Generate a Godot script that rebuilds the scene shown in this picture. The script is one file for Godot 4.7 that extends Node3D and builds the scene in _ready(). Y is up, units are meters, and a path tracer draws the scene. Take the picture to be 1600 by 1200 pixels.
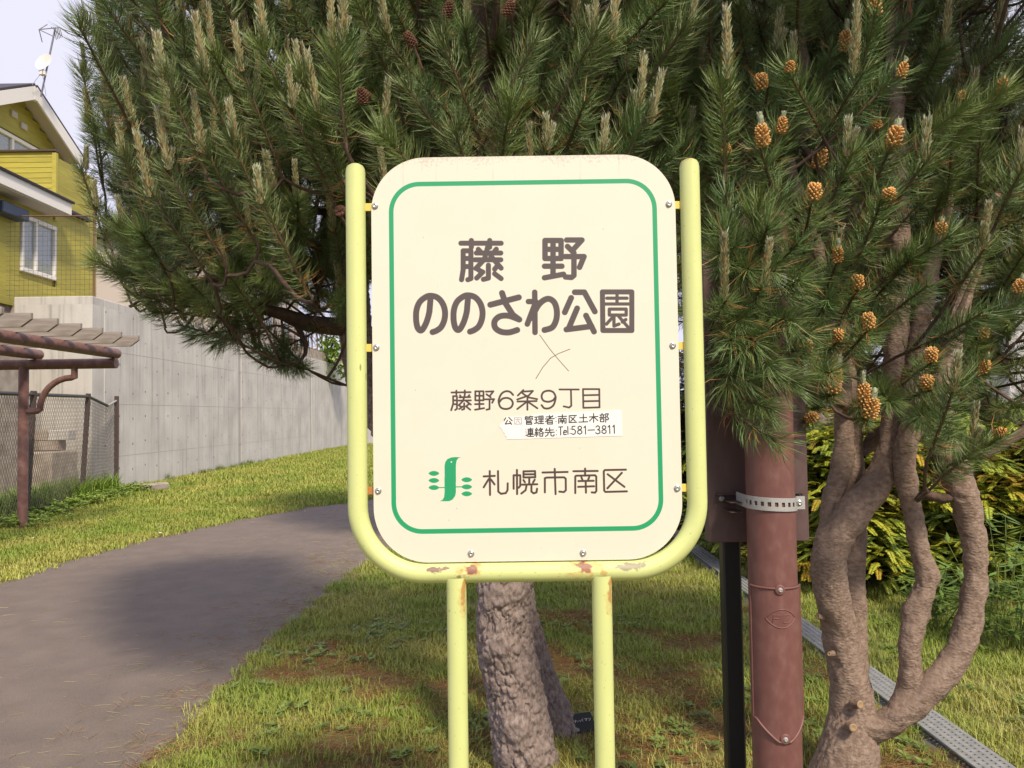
extends Node3D
# ---------------------------------------------------------------- mesh builder
class MB:
	var v := PackedVector3Array()
	var n := PackedVector3Array()
	var uv := PackedVector2Array()
	var c := PackedColorArray()
	var ix := PackedInt32Array()
	var col := Color.WHITE
	func vert(p: Vector3, nn: Vector3, u := Vector2.ZERO) -> int:
		v.append(p); n.append(nn); uv.append(u); c.append(col)
		return v.size() - 1
	func tri(a: int, b: int, d: int) -> void:
		var g := (v[b] - v[a]).cross(v[d] - v[a])
		if g.dot(n[a] + n[b] + n[d]) > 0.0:
			ix.append(a); ix.append(d); ix.append(b)
		else:
			ix.append(a); ix.append(b); ix.append(d)
	func quad(a: int, b: int, d: int, e: int) -> void:
		tri(a, b, d); tri(a, d, e)
	func face(pts: Array, out: Vector3, uvs := []) -> void:
		var nn: Vector3 = (pts[1] - pts[0]).cross(pts[2] - pts[0]).normalized()
		if nn.dot(out) < 0.0:
			nn = -nn
		var first := v.size()
		for k in pts.size():
			vert(pts[k], nn, uvs[k] if uvs else Vector2.ZERO)
		for k in range(1, pts.size() - 1):
			tri(first, first + k, first + k + 1)
	func box(t: Transform3D, s: Vector3, b := 0.0) -> void:
		var h := s * 0.5
		b = minf(b, minf(h.x, minf(h.y, h.z)) * 0.9)
		var q := func(x, y, z, k):
			var e := Vector3(b, b, b)
			e[k] = 0.0
			return t * Vector3(x * (h.x - e.x), y * (h.y - e.y), z * (h.z - e.z))
		for k in 3:
			var a := (k + 1) % 3
			var d := (k + 2) % 3
			for sg in [-1, 1]:
				var pts := []
				var us := []
				for w in [[-1, -1], [1, -1], [1, 1], [-1, 1]]:
					var g := [0, 0, 0]
					g[k] = sg; g[a] = w[0]; g[d] = w[1]
					pts.append(q.call(g[0], g[1], g[2], k))
					us.append(Vector2(w[0] * 0.5 + 0.5, w[1] * 0.5 + 0.5))
				var o := Vector3.ZERO
				o[k] = sg
				face(pts, t.basis * o, us)
			if b <= 0.0:
				continue
			for s1 in [-1, 1]:
				for s2 in [-1, 1]:
					var pts := []
					for w in [[-1, a], [1, a], [1, d], [-1, d]]:
						var g := [0, 0, 0]
						g[k] = w[0]; g[a] = s1; g[d] = s2
						pts.append(q.call(g[0], g[1], g[2], w[1]))
					var o := Vector3.ZERO
					o[a] = s1; o[d] = s2
					face(pts, t.basis * o)
		if b > 0.0:
			for x in [-1, 1]:
				for y in [-1, 1]:
					for z in [-1, 1]:
						face([q.call(x, y, z, 0), q.call(x, y, z, 1), q.call(x, y, z, 2)], t.basis * Vector3(x, y, z))
	func tube(pts: PackedVector3Array, rad: PackedFloat32Array, sides := 8, caps := true, uvl := 1.0, colors := PackedColorArray()) -> void:
		var m := pts.size()
		var tan := (pts[1] - pts[0]).normalized()
		var ref := Vector3.UP if absf(tan.y) < 0.9 else Vector3.RIGHT
		var side := tan.cross(ref).normalized()
		var first := v.size()
		var len := 0.0
		for k in m:
			var t2: Vector3 = (pts[mini(k + 1, m - 1)] - pts[maxi(k - 1, 0)]).normalized()
			side = (side - t2 * side.dot(t2)).normalized()
			var up := t2.cross(side)
			if k > 0:
				len += pts[k].distance_to(pts[k - 1])
			if colors.size() > 0:
				col = colors[k]
			for j in sides + 1:
				var a := TAU * j / sides
				var nn := side * cos(a) + up * sin(a)
				vert(pts[k] + nn * rad[k], nn, Vector2(float(j) / sides, len * uvl))
		for k in m - 1:
			for j in sides:
				var a := first + k * (sides + 1) + j
				quad(a, a + 1, a + sides + 2, a + sides + 1)
		if caps:
			for e in [0, m - 1]:
				var o: Vector3 = (pts[e] - pts[1 if e == 0 else m - 2]).normalized()
				if rad[e] < 0.0004:
					continue
				var ring := []
				for j in sides:
					ring.append(v[first + e * (sides + 1) + j])
				face(ring, o)
	func lathe(t: Transform3D, prof: Array, sides := 12) -> void:   # prof: [radius, height] up the local y axis
		var first := v.size()
		for k in prof.size():
			var a: Array = prof[maxi(k - 1, 0)]
			var b: Array = prof[mini(k + 1, prof.size() - 1)]
			var slope := Vector2(b[1] - a[1], -(b[0] - a[0])).normalized()
			for j in sides + 1:
				var ang := TAU * j / sides
				var d := Vector3(cos(ang), 0, sin(ang))
				vert(t * (d * prof[k][0] + Vector3(0, prof[k][1], 0)), (t.basis * (d * slope.x + Vector3(0, slope.y, 0))).normalized(), Vector2(float(j) / sides, float(k) / (prof.size() - 1)))
		for k in prof.size() - 1:
			for j in sides:
				var a := first + k * (sides + 1) + j
				quad(a, a + 1, a + sides + 2, a + sides + 1)
	func mesh() -> ArrayMesh:
		var arr := []
		arr.resize(Mesh.ARRAY_MAX)
		arr[Mesh.ARRAY_VERTEX] = v
		arr[Mesh.ARRAY_NORMAL] = n
		arr[Mesh.ARRAY_TEX_UV] = uv
		arr[Mesh.ARRAY_COLOR] = c
		arr[Mesh.ARRAY_INDEX] = ix
		var am := ArrayMesh.new()
		am.add_surface_from_arrays(Mesh.PRIMITIVE_TRIANGLES, arr)
		return am

# ---------------------------------------------------------------- camera model (used to read measured points)
const F := 1232.0
const EYE := Vector3(0, 1.55, 0)
var camb: Basis
var M := {}
var taken := {}
var rng := RandomNumberGenerator.new()

func ray(px: float, py: float) -> Vector3:
	return camb * Vector3((px - 800.0) / F, (600.0 - py) / F, -1.0)
func P(px: float, py: float, d: float) -> Vector3:          # point seen at (px, py), d metres in front
	var r := ray(px, py)
	return EYE + r * (d / -r.z)
func G(px: float, py: float) -> Vector3:                    # point on the ground
	var r := ray(px, py)
	return EYE + r * (-EYE.y / r.y)
func seen_at(p: Vector3) -> Vector2:
	var q := camb.inverse() * (p - EYE)
	return Vector2(800.0 + q.x / -q.z * F, 600.0 - q.y / -q.z * F)
func rv() -> Vector3:
	return Vector3(rng.randfn(), rng.randfn(), rng.randfn()).normalized()

# ---------------------------------------------------------------- objects
func thing(called: String, label: String, category: String, at := Vector3.ZERO, group := "") -> Node3D:
	var o := Node3D.new()
	name_it(o, called)
	add_child(o)
	o.position = at
	o.set_meta("label", label)
	o.set_meta("category", category)
	if group:
		o.set_meta("group", group)
	return o
func name_it(o: Node, called: String) -> void:
	var k: int = taken.get(called, 0)
	taken[called] = k + 1
	o.name = called if k == 0 else "%s_%03d" % [called, k]
func part(parent: Node3D, called: String, mesh: Mesh, m: Material, xf := Transform3D()) -> MeshInstance3D:
	var o := MeshInstance3D.new()
	o.name = called
	o.mesh = mesh
	o.material_override = m
	parent.add_child(o, true)
	o.transform = xf
	return o
func wpart(parent: Node3D, called: String, mb: MB, m: Material) -> MeshInstance3D:      # mesh given in world coordinates
	var off := Vector3.ZERO
	var q: Node = parent
	while q is Node3D and q != self:
		off += q.position
		q = q.get_parent()
	return part(parent, called, mb.mesh(), m, Transform3D(Basis(), -off))
func setting(called: String, mb: MB, m: Material, kind := "structure") -> MeshInstance3D:
	var o := MeshInstance3D.new()
	name_it(o, called)
	o.mesh = mb.mesh()
	o.material_override = m
	add_child(o)
	o.set_meta("kind", kind)
	return o
func many(parent: Node3D, called: String, mesh: Mesh, m: Material, xfs: Array, cols := []) -> MultiMeshInstance3D:
	var mm := MultiMesh.new()
	mm.transform_format = MultiMesh.TRANSFORM_3D
	mm.use_colors = cols.size() > 0
	mesh.surface_set_material(0, m)
	mm.mesh = mesh
	mm.instance_count = xfs.size()
	for i in xfs.size():
		mm.set_instance_transform(i, xfs[i])
		if cols:
			mm.set_instance_color(i, cols[i])
	var o := MultiMeshInstance3D.new()
	if parent == self:
		name_it(o, called)
	else:
		o.name = called
	o.multimesh = mm
	o.material_override = m
	parent.add_child(o, true)
	if parent != self:
		o.position = -parent.position
	o.set_meta("kind", "stuff")
	return o

# ---------------------------------------------------------------- materials
func lin(r: float, g: float, b: float) -> Color:
	return Color(r, g, b).linear_to_srgb()
func mat(c: Color, rough := 0.7, metal := 0.0) -> StandardMaterial3D:
	var m := StandardMaterial3D.new()
	m.albedo_color = c
	m.roughness = rough
	m.metallic = metal
	return m
func noise(freq: float, sd: int, type := FastNoiseLite.TYPE_SIMPLEX_SMOOTH, oct := 4) -> FastNoiseLite:
	var f := FastNoiseLite.new()
	f.noise_type = type
	f.frequency = freq
	f.seed = sd
	f.fractal_octaves = oct
	if type == FastNoiseLite.TYPE_CELLULAR:
		f.cellular_return_type = FastNoiseLite.RETURN_DISTANCE2_SUB
		f.fractal_type = FastNoiseLite.FRACTAL_FBM if oct > 1 else FastNoiseLite.FRACTAL_NONE
	return f
func ntex(f: FastNoiseLite, stops: Array, size := 512) -> NoiseTexture2D:      # stops: [offset, linear colour]
	var t := NoiseTexture2D.new()
	t.width = size
	t.height = size
	t.seamless = true
	t.noise = f
	if stops:
		var g := Gradient.new()
		g.offsets = PackedFloat32Array(stops.map(func(s): return s[0]))
		g.colors = PackedColorArray(stops.map(func(s): return s[1].linear_to_srgb()))
		t.color_ramp = g
	return t
func tri_mat(tex: Texture2D, scale: Vector3, rough := 0.8, height: Texture2D = null, hs := 0.0, world := true) -> StandardMaterial3D:
	var m := mat(Color.WHITE, rough)
	m.albedo_texture = tex
	m.uv1_triplanar = true
	m.uv1_world_triplanar = world
	m.uv1_scale = scale
	if height:
		m.heightmap_enabled = true
		m.heightmap_texture = height
		m.heightmap_scale = hs
	return m
func vmat(rough := 0.6, back := Color.BLACK) -> StandardMaterial3D:
	var m := mat(Color.WHITE, rough)
	m.vertex_color_use_as_albedo = true
	if back != Color.BLACK:
		m.backlight_enabled = true
		m.backlight = back
	return m

func materials() -> void:
	M.needle = vmat(0.42)
	M.candle = vmat(0.75)
	M.wood = vmat(0.85)
	M.grass = vmat(0.6, lin(0.25, 0.3, 0.08))
	M.leaf = vmat(0.5, lin(0.25, 0.3, 0.08))
	var cell := noise(0.022, 5, FastNoiseLite.TYPE_CELLULAR, 3)
	var crack := ntex(cell, [])
	var barkc := ntex(noise(0.02, 9, FastNoiseLite.TYPE_SIMPLEX_SMOOTH, 5), [[0.0, Color(0.11, 0.07, 0.055)], [0.35, Color(0.19, 0.14, 0.125)], [0.55, Color(0.25, 0.2, 0.19)], [0.75, Color(0.29, 0.24, 0.225)], [1.0, Color(0.38, 0.31, 0.27)]])
	M.bark = tri_mat(barkc, Vector3(5, 3, 5), 0.92, ntex(noise(0.08, 23), []), 0.25)
	M.bark.vertex_color_use_as_albedo = true
	var barks := ntex(noise(0.03, 19, FastNoiseLite.TYPE_SIMPLEX_SMOOTH, 5), [[0.0, Color(0.10, 0.06, 0.044)], [0.3, Color(0.185, 0.125, 0.096)], [0.55, Color(0.235, 0.168, 0.135)], [0.75, Color(0.275, 0.205, 0.168)], [1.0, Color(0.36, 0.29, 0.25)]])
	M.bark_smooth = tri_mat(barks, Vector3(2.2, 3, 2.2), 0.85, ntex(noise(0.05, 21, FastNoiseLite.TYPE_SIMPLEX_SMOOTH, 5), []), 0.4)
	M.bark_smooth.vertex_color_use_as_albedo = true
	M.branch = tri_mat(ntex(noise(0.02, 22), [[0.0, Color(0.05, 0.03, 0.022)], [0.5, Color(0.095, 0.06, 0.045)], [1.0, Color(0.15, 0.10, 0.08)]], 256), Vector3(4, 4, 4), 0.9, crack, 0.4)
	M.pole = tri_mat(ntex(noise(0.02, 31, FastNoiseLite.TYPE_SIMPLEX_SMOOTH, 6), [[0.0, Color(0.13, 0.054, 0.05)], [0.45, Color(0.158, 0.066, 0.061)], [0.6, Color(0.168, 0.073, 0.067)], [1.0, Color(0.20, 0.105, 0.097)]]), Vector3(2.5, 1.2, 2.5), 0.48)
	M.board_back = tri_mat(ntex(noise(0.02, 33), [[0.0, Color(0.085, 0.05, 0.05)], [1.0, Color(0.12, 0.072, 0.072)]]), Vector3(2, 1, 2), 0.5)
	M.black = mat(lin(0.012, 0.012, 0.013), 0.4)
	M.steel = mat(lin(0.55, 0.55, 0.56), 0.35, 0.9)
	M.galv = tri_mat(ntex(noise(0.05, 37), [[0.0, Color(0.32, 0.32, 0.33)], [1.0, Color(0.5, 0.5, 0.51)]]), Vector3(6, 6, 6), 0.55)
	M.galv.metallic = 0.3
	M.yellow = tri_mat(ntex(noise(0.03, 39), [[0.0, Color(0.66, 0.68, 0.26)], [1.0, Color(0.72, 0.74, 0.30)]]), Vector3(2, 2, 2), 0.42)
	M.tab = mat(lin(0.72, 0.55, 0.12), 0.5)
	M.tab_rust = tri_mat(ntex(noise(0.05, 41), [[0.0, Color(0.24, 0.09, 0.04)], [0.5, Color(0.42, 0.17, 0.05)], [1.0, Color(0.6, 0.36, 0.09)]]), Vector3(20, 20, 20), 0.8)
	M.concrete = concrete_mat()
	M.concrete_old = tri_mat(ntex(noise(0.01, 47, FastNoiseLite.TYPE_SIMPLEX_SMOOTH, 6), [[0.0, Color(0.2, 0.165, 0.14)], [0.5, Color(0.32, 0.275, 0.24)], [1.0, Color(0.42, 0.37, 0.33)]]), Vector3(0.5, 0.5, 0.5), 0.9)
	M.kerb = tri_mat(ntex(noise(0.03, 48, FastNoiseLite.TYPE_SIMPLEX_SMOOTH, 5), [[0.0, Color(0.19, 0.195, 0.205)], [1.0, Color(0.31, 0.315, 0.325)]]), Vector3(1, 1, 1), 0.8)
	M.hole = mat(lin(0.22, 0.21, 0.20), 0.9)
	M.joint = mat(lin(0.36, 0.345, 0.335), 0.9)
	M.seam = mat(lin(0.43, 0.415, 0.40), 0.9)
	M.pergola = tri_mat(ntex(noise(0.015, 51), [[0.0, Color(0.12, 0.055, 0.05)], [0.5, Color(0.17, 0.085, 0.08)], [1.0, Color(0.24, 0.15, 0.14)]]), Vector3(1, 1, 1), 0.5)
	M.slat = tri_mat(ntex(noise(0.01, 53, FastNoiseLite.TYPE_SIMPLEX_SMOOTH, 5), [[0.0, Color(0.19, 0.16, 0.14)], [0.5, Color(0.27, 0.235, 0.215)], [1.0, Color(0.36, 0.32, 0.295)]]), Vector3(0.4, 3, 3), 0.8)
	M.slat_end = mat(lin(0.09, 0.055, 0.045), 0.8)
	M.fence_post = mat(lin(0.07, 0.045, 0.04), 0.6)
	M.wire = mat(lin(0.13, 0.11, 0.10), 0.6, 0.3)
	M.wire_green = mat(lin(0.10, 0.11, 0.06), 0.6)
	M.siding = []
	for k in 4:
		M.siding.append(tri_mat(ntex(noise(0.02, 60 + k), [[0.0, Color(0.34, 0.30, 0.045) * (0.92 + 0.05 * k)], [1.0, Color(0.42, 0.37, 0.07) * (0.92 + 0.05 * k)]], 128), Vector3(0.6, 3, 0.6), 0.65))
	M.trim = mat(lin(0.72, 0.70, 0.68), 0.6)
	M.soffit = mat(lin(0.5, 0.46, 0.42), 0.8)
	M.roof = mat(lin(0.03, 0.025, 0.035), 0.6)
	M.glass = mat(lin(0.2, 0.22, 0.25), 0.06)
	M.glass.metallic_specular = 0.8
	M.curtain = mat(lin(0.42, 0.43, 0.45), 0.8)
	M.dish = mat(lin(0.7, 0.68, 0.66), 0.5)
	M.aerial = mat(lin(0.22, 0.22, 0.26), 0.5, 0.5)
	M.rust_rail = mat(lin(0.16, 0.085, 0.065), 0.7)
	M.plaque = mat(lin(0.02, 0.022, 0.024), 0.35)
	M.pale_blue = mat(lin(0.45, 0.55, 0.66), 0.4)
	M.navy = mat(lin(0.03, 0.05, 0.1), 0.5)

func concrete_mat() -> StandardMaterial3D:
	# board-formed concrete: cloudy tone, fine pores and vertical run-off streaks, 8 m x 4 m
	var cloud := noise(0.006, 43, FastNoiseLite.TYPE_SIMPLEX_SMOOTH, 5)
	var fine := noise(0.12, 44, FastNoiseLite.TYPE_SIMPLEX_SMOOTH, 3)
	var streak := noise(0.05, 45, FastNoiseLite.TYPE_SIMPLEX_SMOOTH, 4)
	var img := Image.create_empty(1024, 512, false, Image.FORMAT_RGB8)
	for y in 512:
		for x in 1024:
			var s := streak.get_noise_2d(x, y * 0.035)
			var k := 0.50 + 0.11 * cloud.get_noise_2d(x, y) + 0.02 * fine.get_noise_2d(x, y) + 0.22 * minf(s + 0.15, 0.0) + 0.04 * s
			img.set_pixel(x, y, Color(k * 1.0, k * 0.965, k * 0.945).linear_to_srgb())
	var m := tri_mat(ImageTexture.create_from_image(img), Vector3(0.125, 0.25, 0.125), 0.85)
	return m

# ---------------------------------------------------------------- lettering: strokes traced on the panel plane
var ink := PackedFloat32Array()      # coverage while drawing
var iw := 0
var ih := 0
func ink_start(w: int, h: int) -> void:
	iw = w
	ih = h
	ink = PackedFloat32Array()
	ink.resize(w * h)
func ink_line(a: Vector2, b: Vector2, r: float) -> void:
	var x0 := maxi(0, int(minf(a.x, b.x) - r - 1))
	var x1 := mini(iw - 1, int(maxf(a.x, b.x) + r + 2))
	var y0 := maxi(0, int(minf(a.y, b.y) - r - 1))
	var y1 := mini(ih - 1, int(maxf(a.y, b.y) + r + 2))
	var d := b - a
	var l2 := maxf(d.length_squared(), 0.0001)
	for y in range(y0, y1 + 1):
		for x in range(x0, x1 + 1):
			var q := Vector2(x + 0.5, y + 0.5) - a
			var t := clampf(q.dot(d) / l2, 0.0, 1.0)
			var cov := clampf(r + 0.5 - (q - d * t).length(), 0.0, 1.0)
			if cov > ink[y * iw + x]:
				ink[y * iw + x] = cov
func ink_poly(pts: PackedVector2Array) -> void:
	var lo := pts[0]
	var hi := pts[0]
	for p in pts:
		lo = lo.min(p)
		hi = hi.max(p)
	for y in range(maxi(0, int(lo.y)), mini(ih - 1, int(hi.y) + 1) + 1):
		for x in range(maxi(0, int(lo.x)), mini(iw - 1, int(hi.x) + 1) + 1):
			var cov := 0.0
			for s in [Vector2(0.25, 0.25), Vector2(0.75, 0.25), Vector2(0.25, 0.75), Vector2(0.75, 0.75)]:
				if Geometry2D.is_point_in_polygon(Vector2(x, y) + s, pts):
					cov += 0.25
			ink[y * iw + x] = maxf(ink[y * iw + x], cov)
func ink_strokes(txt: String, r: float, to: Callable) -> void:   # "x,y x,y; ..." strokes; a stroke that ends with z is closed
	for s in txt.split(";", false):
		var pts := PackedVector2Array()
		var closed := false
		for w in s.strip_edges().split(" ", false):
			if w == "z":
				closed = true
				continue
			var xy := w.split(",")
			pts.append(to.call(Vector2(float(xy[0]), float(xy[1]))))
		if closed:
			pts.append(pts[0])
		if pts.size() == 1:
			pts.append(pts[0])
		for k in pts.size() - 1:
			ink_line(pts[k], pts[k + 1], r)
func smooth_path(txt: String, r: float, to: Callable) -> void:
	var c := Curve2D.new()
	var q := PackedVector2Array()
	for w in txt.split(" ", false):
		var xy := w.split(",")
		q.append(to.call(Vector2(float(xy[0]), float(xy[1]))))
	for k in q.size():
		var t := (q[mini(k + 1, q.size() - 1)] - q[maxi(k - 1, 0)]) / 6.0
		c.add_point(q[k], -t, t)
	var b := c.tessellate(4, 3)
	for k in b.size() - 1:
		ink_line(b[k], b[k + 1], r)
func ink_on(img: Image, c: Color) -> void:
	for y in ih:
		for x in iw:
			var k := ink[y * iw + x]
			if k > 0.0:
				img.set_pixel(x, y, img.get_pixel(x, y).lerp(c, k))

const SZ := -2.0                       # the plane of the park sign
const PX0 := -0.352
const PX1 := 0.423
const PY0 := 1.182
const PY1 := 2.209
const PPM := 1150.0                    # texture pixels per metre
func to_panel(q: Vector2) -> Vector2:  # measured point of the photograph to a texture pixel of the panel
	var w := P(q.x, q.y, -SZ)
	return Vector2((w.x - PX0) * PPM, (PY1 - w.y) * PPM)
const BIG := "362,125 612,125;427,108 427,150;541,108 541,150;376,172 376,290 366,352;376,172 424,172 424,345 405,352;376,220 424,220;376,270 424,270;470,163 488,182;582,162 566,183;458,186 610,186;450,228 610,228;528,150 508,225 455,282;548,205 612,280;533,262 533,342 502,350;470,290 488,300;460,342 498,304;572,286 592,262;572,315 612,345"
const BIG2 := "885,108 985,108 985,220 885,220 z;885,163 985,163;935,108 935,330;882,268 990,268;882,340 1000,318;1020,105 1115,105 1060,165;1025,145 1065,185;1012,208 1128,208 1100,275;1065,208 1065,325 1050,338 1012,335"
const KOU := "1048,465 1008,555;1070,430 1130,430 1195,550;1085,530 1032,655;1018,662 1175,642;1140,575 1190,675"
const SONO := "1270,467 1395,467;1262,503 1405,503;1333,440 1333,503;1285,535 1390,535 1390,572 1285,572 z;1312,578 1268,628;1314,585 1314,640 1345,628;1342,578 1402,648;1388,600 1366,615"
const ADDR := "85,125 243,122;125,110 125,140;195,108 195,140;98,155 98,220 82,272;98,155 130,155 130,260 115,270;98,190 130,190;98,222 130,222;150,165 240,163;145,192 245,190;195,145 180,195 145,230;205,195 245,225;155,148 163,160;232,146 222,160;190,215 190,262 172,268;148,262 178,242;205,240 240,268;152,236 165,242;228,222 212,234;282,115 350,115 350,190 282,190 z;282,152 350,152;316,115 316,260;280,222 350,220;280,268 355,255;370,118 432,115 405,150;375,140 410,165;362,182 438,180 422,210;400,182 400,262 375,268;680,105 635,150;670,118 760,112 725,150 630,183;672,130 720,165 795,180;632,200 790,196;714,172 714,268;705,205 630,262;722,205 797,256;980,100 1140,100;1075,100 1078,235 1060,250 1015,240;1175,97 1310,97 1312,248 1178,252 z;1175,148 1310,145;1177,198 1310,195"
const CITY := "515,240 592,236;557,203 559,368;550,258 515,315;566,262 590,295;614,203 616,345 635,360 668,355 680,335 681,288;722,235 722,325;722,232 768,232 768,305 757,318;745,195 746,362;790,205 870,203 872,245 790,247 z;790,225 870,225;790,265 800,280;868,262 856,282;830,250 830,295;780,297 885,294;812,298 805,335 775,358;845,297 845,345 860,357 880,350 884,325;922,213 1095,209;1006,188 1012,362;938,350 938,252 950,248 1070,246 1082,255 1083,335 1070,348 1038,345;1135,204 1303,202;1216,186 1216,235;1148,355 1148,240 1155,235 1285,232 1293,240 1294,340 1285,352 1262,350;1190,245 1198,265;1245,243 1237,263;1170,272 1275,270;1168,312 1278,308;1220,272 1222,352;1498,193 1352,196 1345,205 1348,338 1356,347 1505,343;1372,225 1488,312;1470,215 1370,322"
const STICK1 := "535,335 517,362;560,332 587,360;549,356 530,387 577,381;566,364 583,390;705,320 695,335;700,328 722,328;738,318 730,332;735,325 760,325;697,350 697,340 757,338 757,350;707,352 745,352 745,366 707,366 z;707,352 707,390;707,376 750,376 750,389 707,389;775,330 800,328;777,352 798,352;773,382 802,376;788,330 788,378;810,322 845,320 845,352 810,352 z;810,337 845,337;828,322 828,382;810,367 846,366;805,384 850,383;870,328 925,325;862,345 938,342;898,315 898,345;925,318 865,368;880,359 922,358 922,387 880,387 z;880,373 922,373;952,332;952,366;970,325 1040,322;1005,308 1005,340;975,342 1036,340 1036,378 1026,380;975,342 975,382;992,348 998,356;1018,347 1012,356;988,358 1022,357;986,369 1024,368;1005,360 1005,382;1122,315 1062,318 1062,375 1125,372;1075,330 1112,362;1110,326 1075,364;1150,335 1208,332;1180,305 1180,370;1143,371 1216,368;1230,328 1300,324;1265,300 1265,372;1260,330 1232,362;1270,330 1300,358;1335,298 1335,308;1318,312 1355,310;1325,318 1328,328;1348,316 1344,328;1315,334 1357,332;1322,345 1350,344 1350,368 1322,368 z;1366,302 1366,372;1366,302 1388,302 1376,326 1390,340 1384,352 1372,350"
const STICK2 := "718,430 762,428;722,440 758,439 758,465 722,465 z;722,452 758,452;716,475 764,473;740,420 740,484;704,482 725,490 766,490;792,420 780,438 795,440;800,430 780,458 802,455;790,458 790,492;780,468 776,482;798,466 803,480;825,420 808,442;820,430 842,428 810,462;818,438 850,462;818,468 842,467 842,488 818,488 z;875,425 866,442;872,440 930,436;900,418 900,455;862,458 938,455;888,458 884,478 864,490;910,457 910,480 918,487 935,486 936,474;955,442;955,476;975,412 1008,410;991,412 991,478;1015,457 1040,455 1036,440 1022,440 1014,457 1018,475 1038,474;1050,408 1052,472;1070,428;1070,464;1110,405 1087,407 1085,433 1100,430 1115,445 1110,468 1095,474 1081,466;1150,404 1164,412 1164,426 1150,435 1136,427 1136,412 z;1150,436 1167,446 1167,462 1150,472 1133,462 1133,446 z;1185,416 1197,404 1198,470;1218,438 1272,436;1285,412 1300,400 1315,412 1312,428 1298,434 1316,440 1318,460 1300,470 1282,460;1352,400 1366,408 1366,422 1352,431 1338,423 1338,408 z;1352,432 1369,442 1369,458 1352,468 1335,458 1335,442 z;1385,412 1398,398 1400,466;1425,410 1436,396 1438,464"
const STICK_GREY := "605,335 665,335 665,388 605,388 z;615,350 655,350;625,362 647,362;635,342 635,350;622,370 618,382;640,368 655,382;698,430 705,438;695,452 706,452 704,478 692,488"

func rrect(x0: float, y0: float, x1: float, y1: float, r: float, steps := 14) -> PackedVector2Array:
	var o := PackedVector2Array()
	for k in [[x1 - r, y1 - r, 0.0], [x0 + r, y1 - r, PI / 2], [x0 + r, y0 + r, PI], [x1 - r, y0 + r, PI * 1.5]]:
		for j in steps + 1:
			var a: float = k[2] + PI / 2 * j / steps
			o.append(Vector2(k[0] + r * cos(a), k[1] + r * sin(a)))
	return o
func slab(mb: MB, poly: PackedVector2Array, z0: float, z1: float, uvf: Callable, bevel := 0.0) -> void:   # polygon in x, y pulled from z0 to z1 (front)
	var ids := Geometry2D.triangulate_polygon(poly)
	var inner := poly
	if bevel > 0.0:
		var off := Geometry2D.offset_polygon(poly, -bevel, Geometry2D.JOIN_MITER)
		if off.size() == 1 and off[0].size() == poly.size():
			inner = off[0]
			ids = Geometry2D.triangulate_polygon(inner)
	for s in [[z1, 1.0], [z0, -1.0]]:
		var first := mb.v.size()
		var pl: PackedVector2Array = inner if s[1] > 0 else poly
		for p in pl:
			mb.vert(Vector3(p.x, p.y, s[0]), Vector3(0, 0, s[1]), uvf.call(p))
		var id2 := ids if s[1] > 0 else Geometry2D.triangulate_polygon(poly)
		for k in range(0, id2.size(), 3):
			mb.tri(first + id2[k], first + id2[k + 1], first + id2[k + 2])
	for k in poly.size():
		var a := poly[k]
		var b := poly[(k + 1) % poly.size()]
		var e := (b - a).orthogonal().normalized()
		if Geometry2D.is_point_in_polygon((a + b) * 0.5 + e * 0.0005, poly):
			e = -e
		mb.face([Vector3(a.x, a.y, z0), Vector3(b.x, b.y, z0), Vector3(b.x, b.y, z1), Vector3(a.x, a.y, z1)], Vector3(e.x, e.y, 0), [uvf.call(a), uvf.call(b), uvf.call(b), uvf.call(a)])

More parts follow.
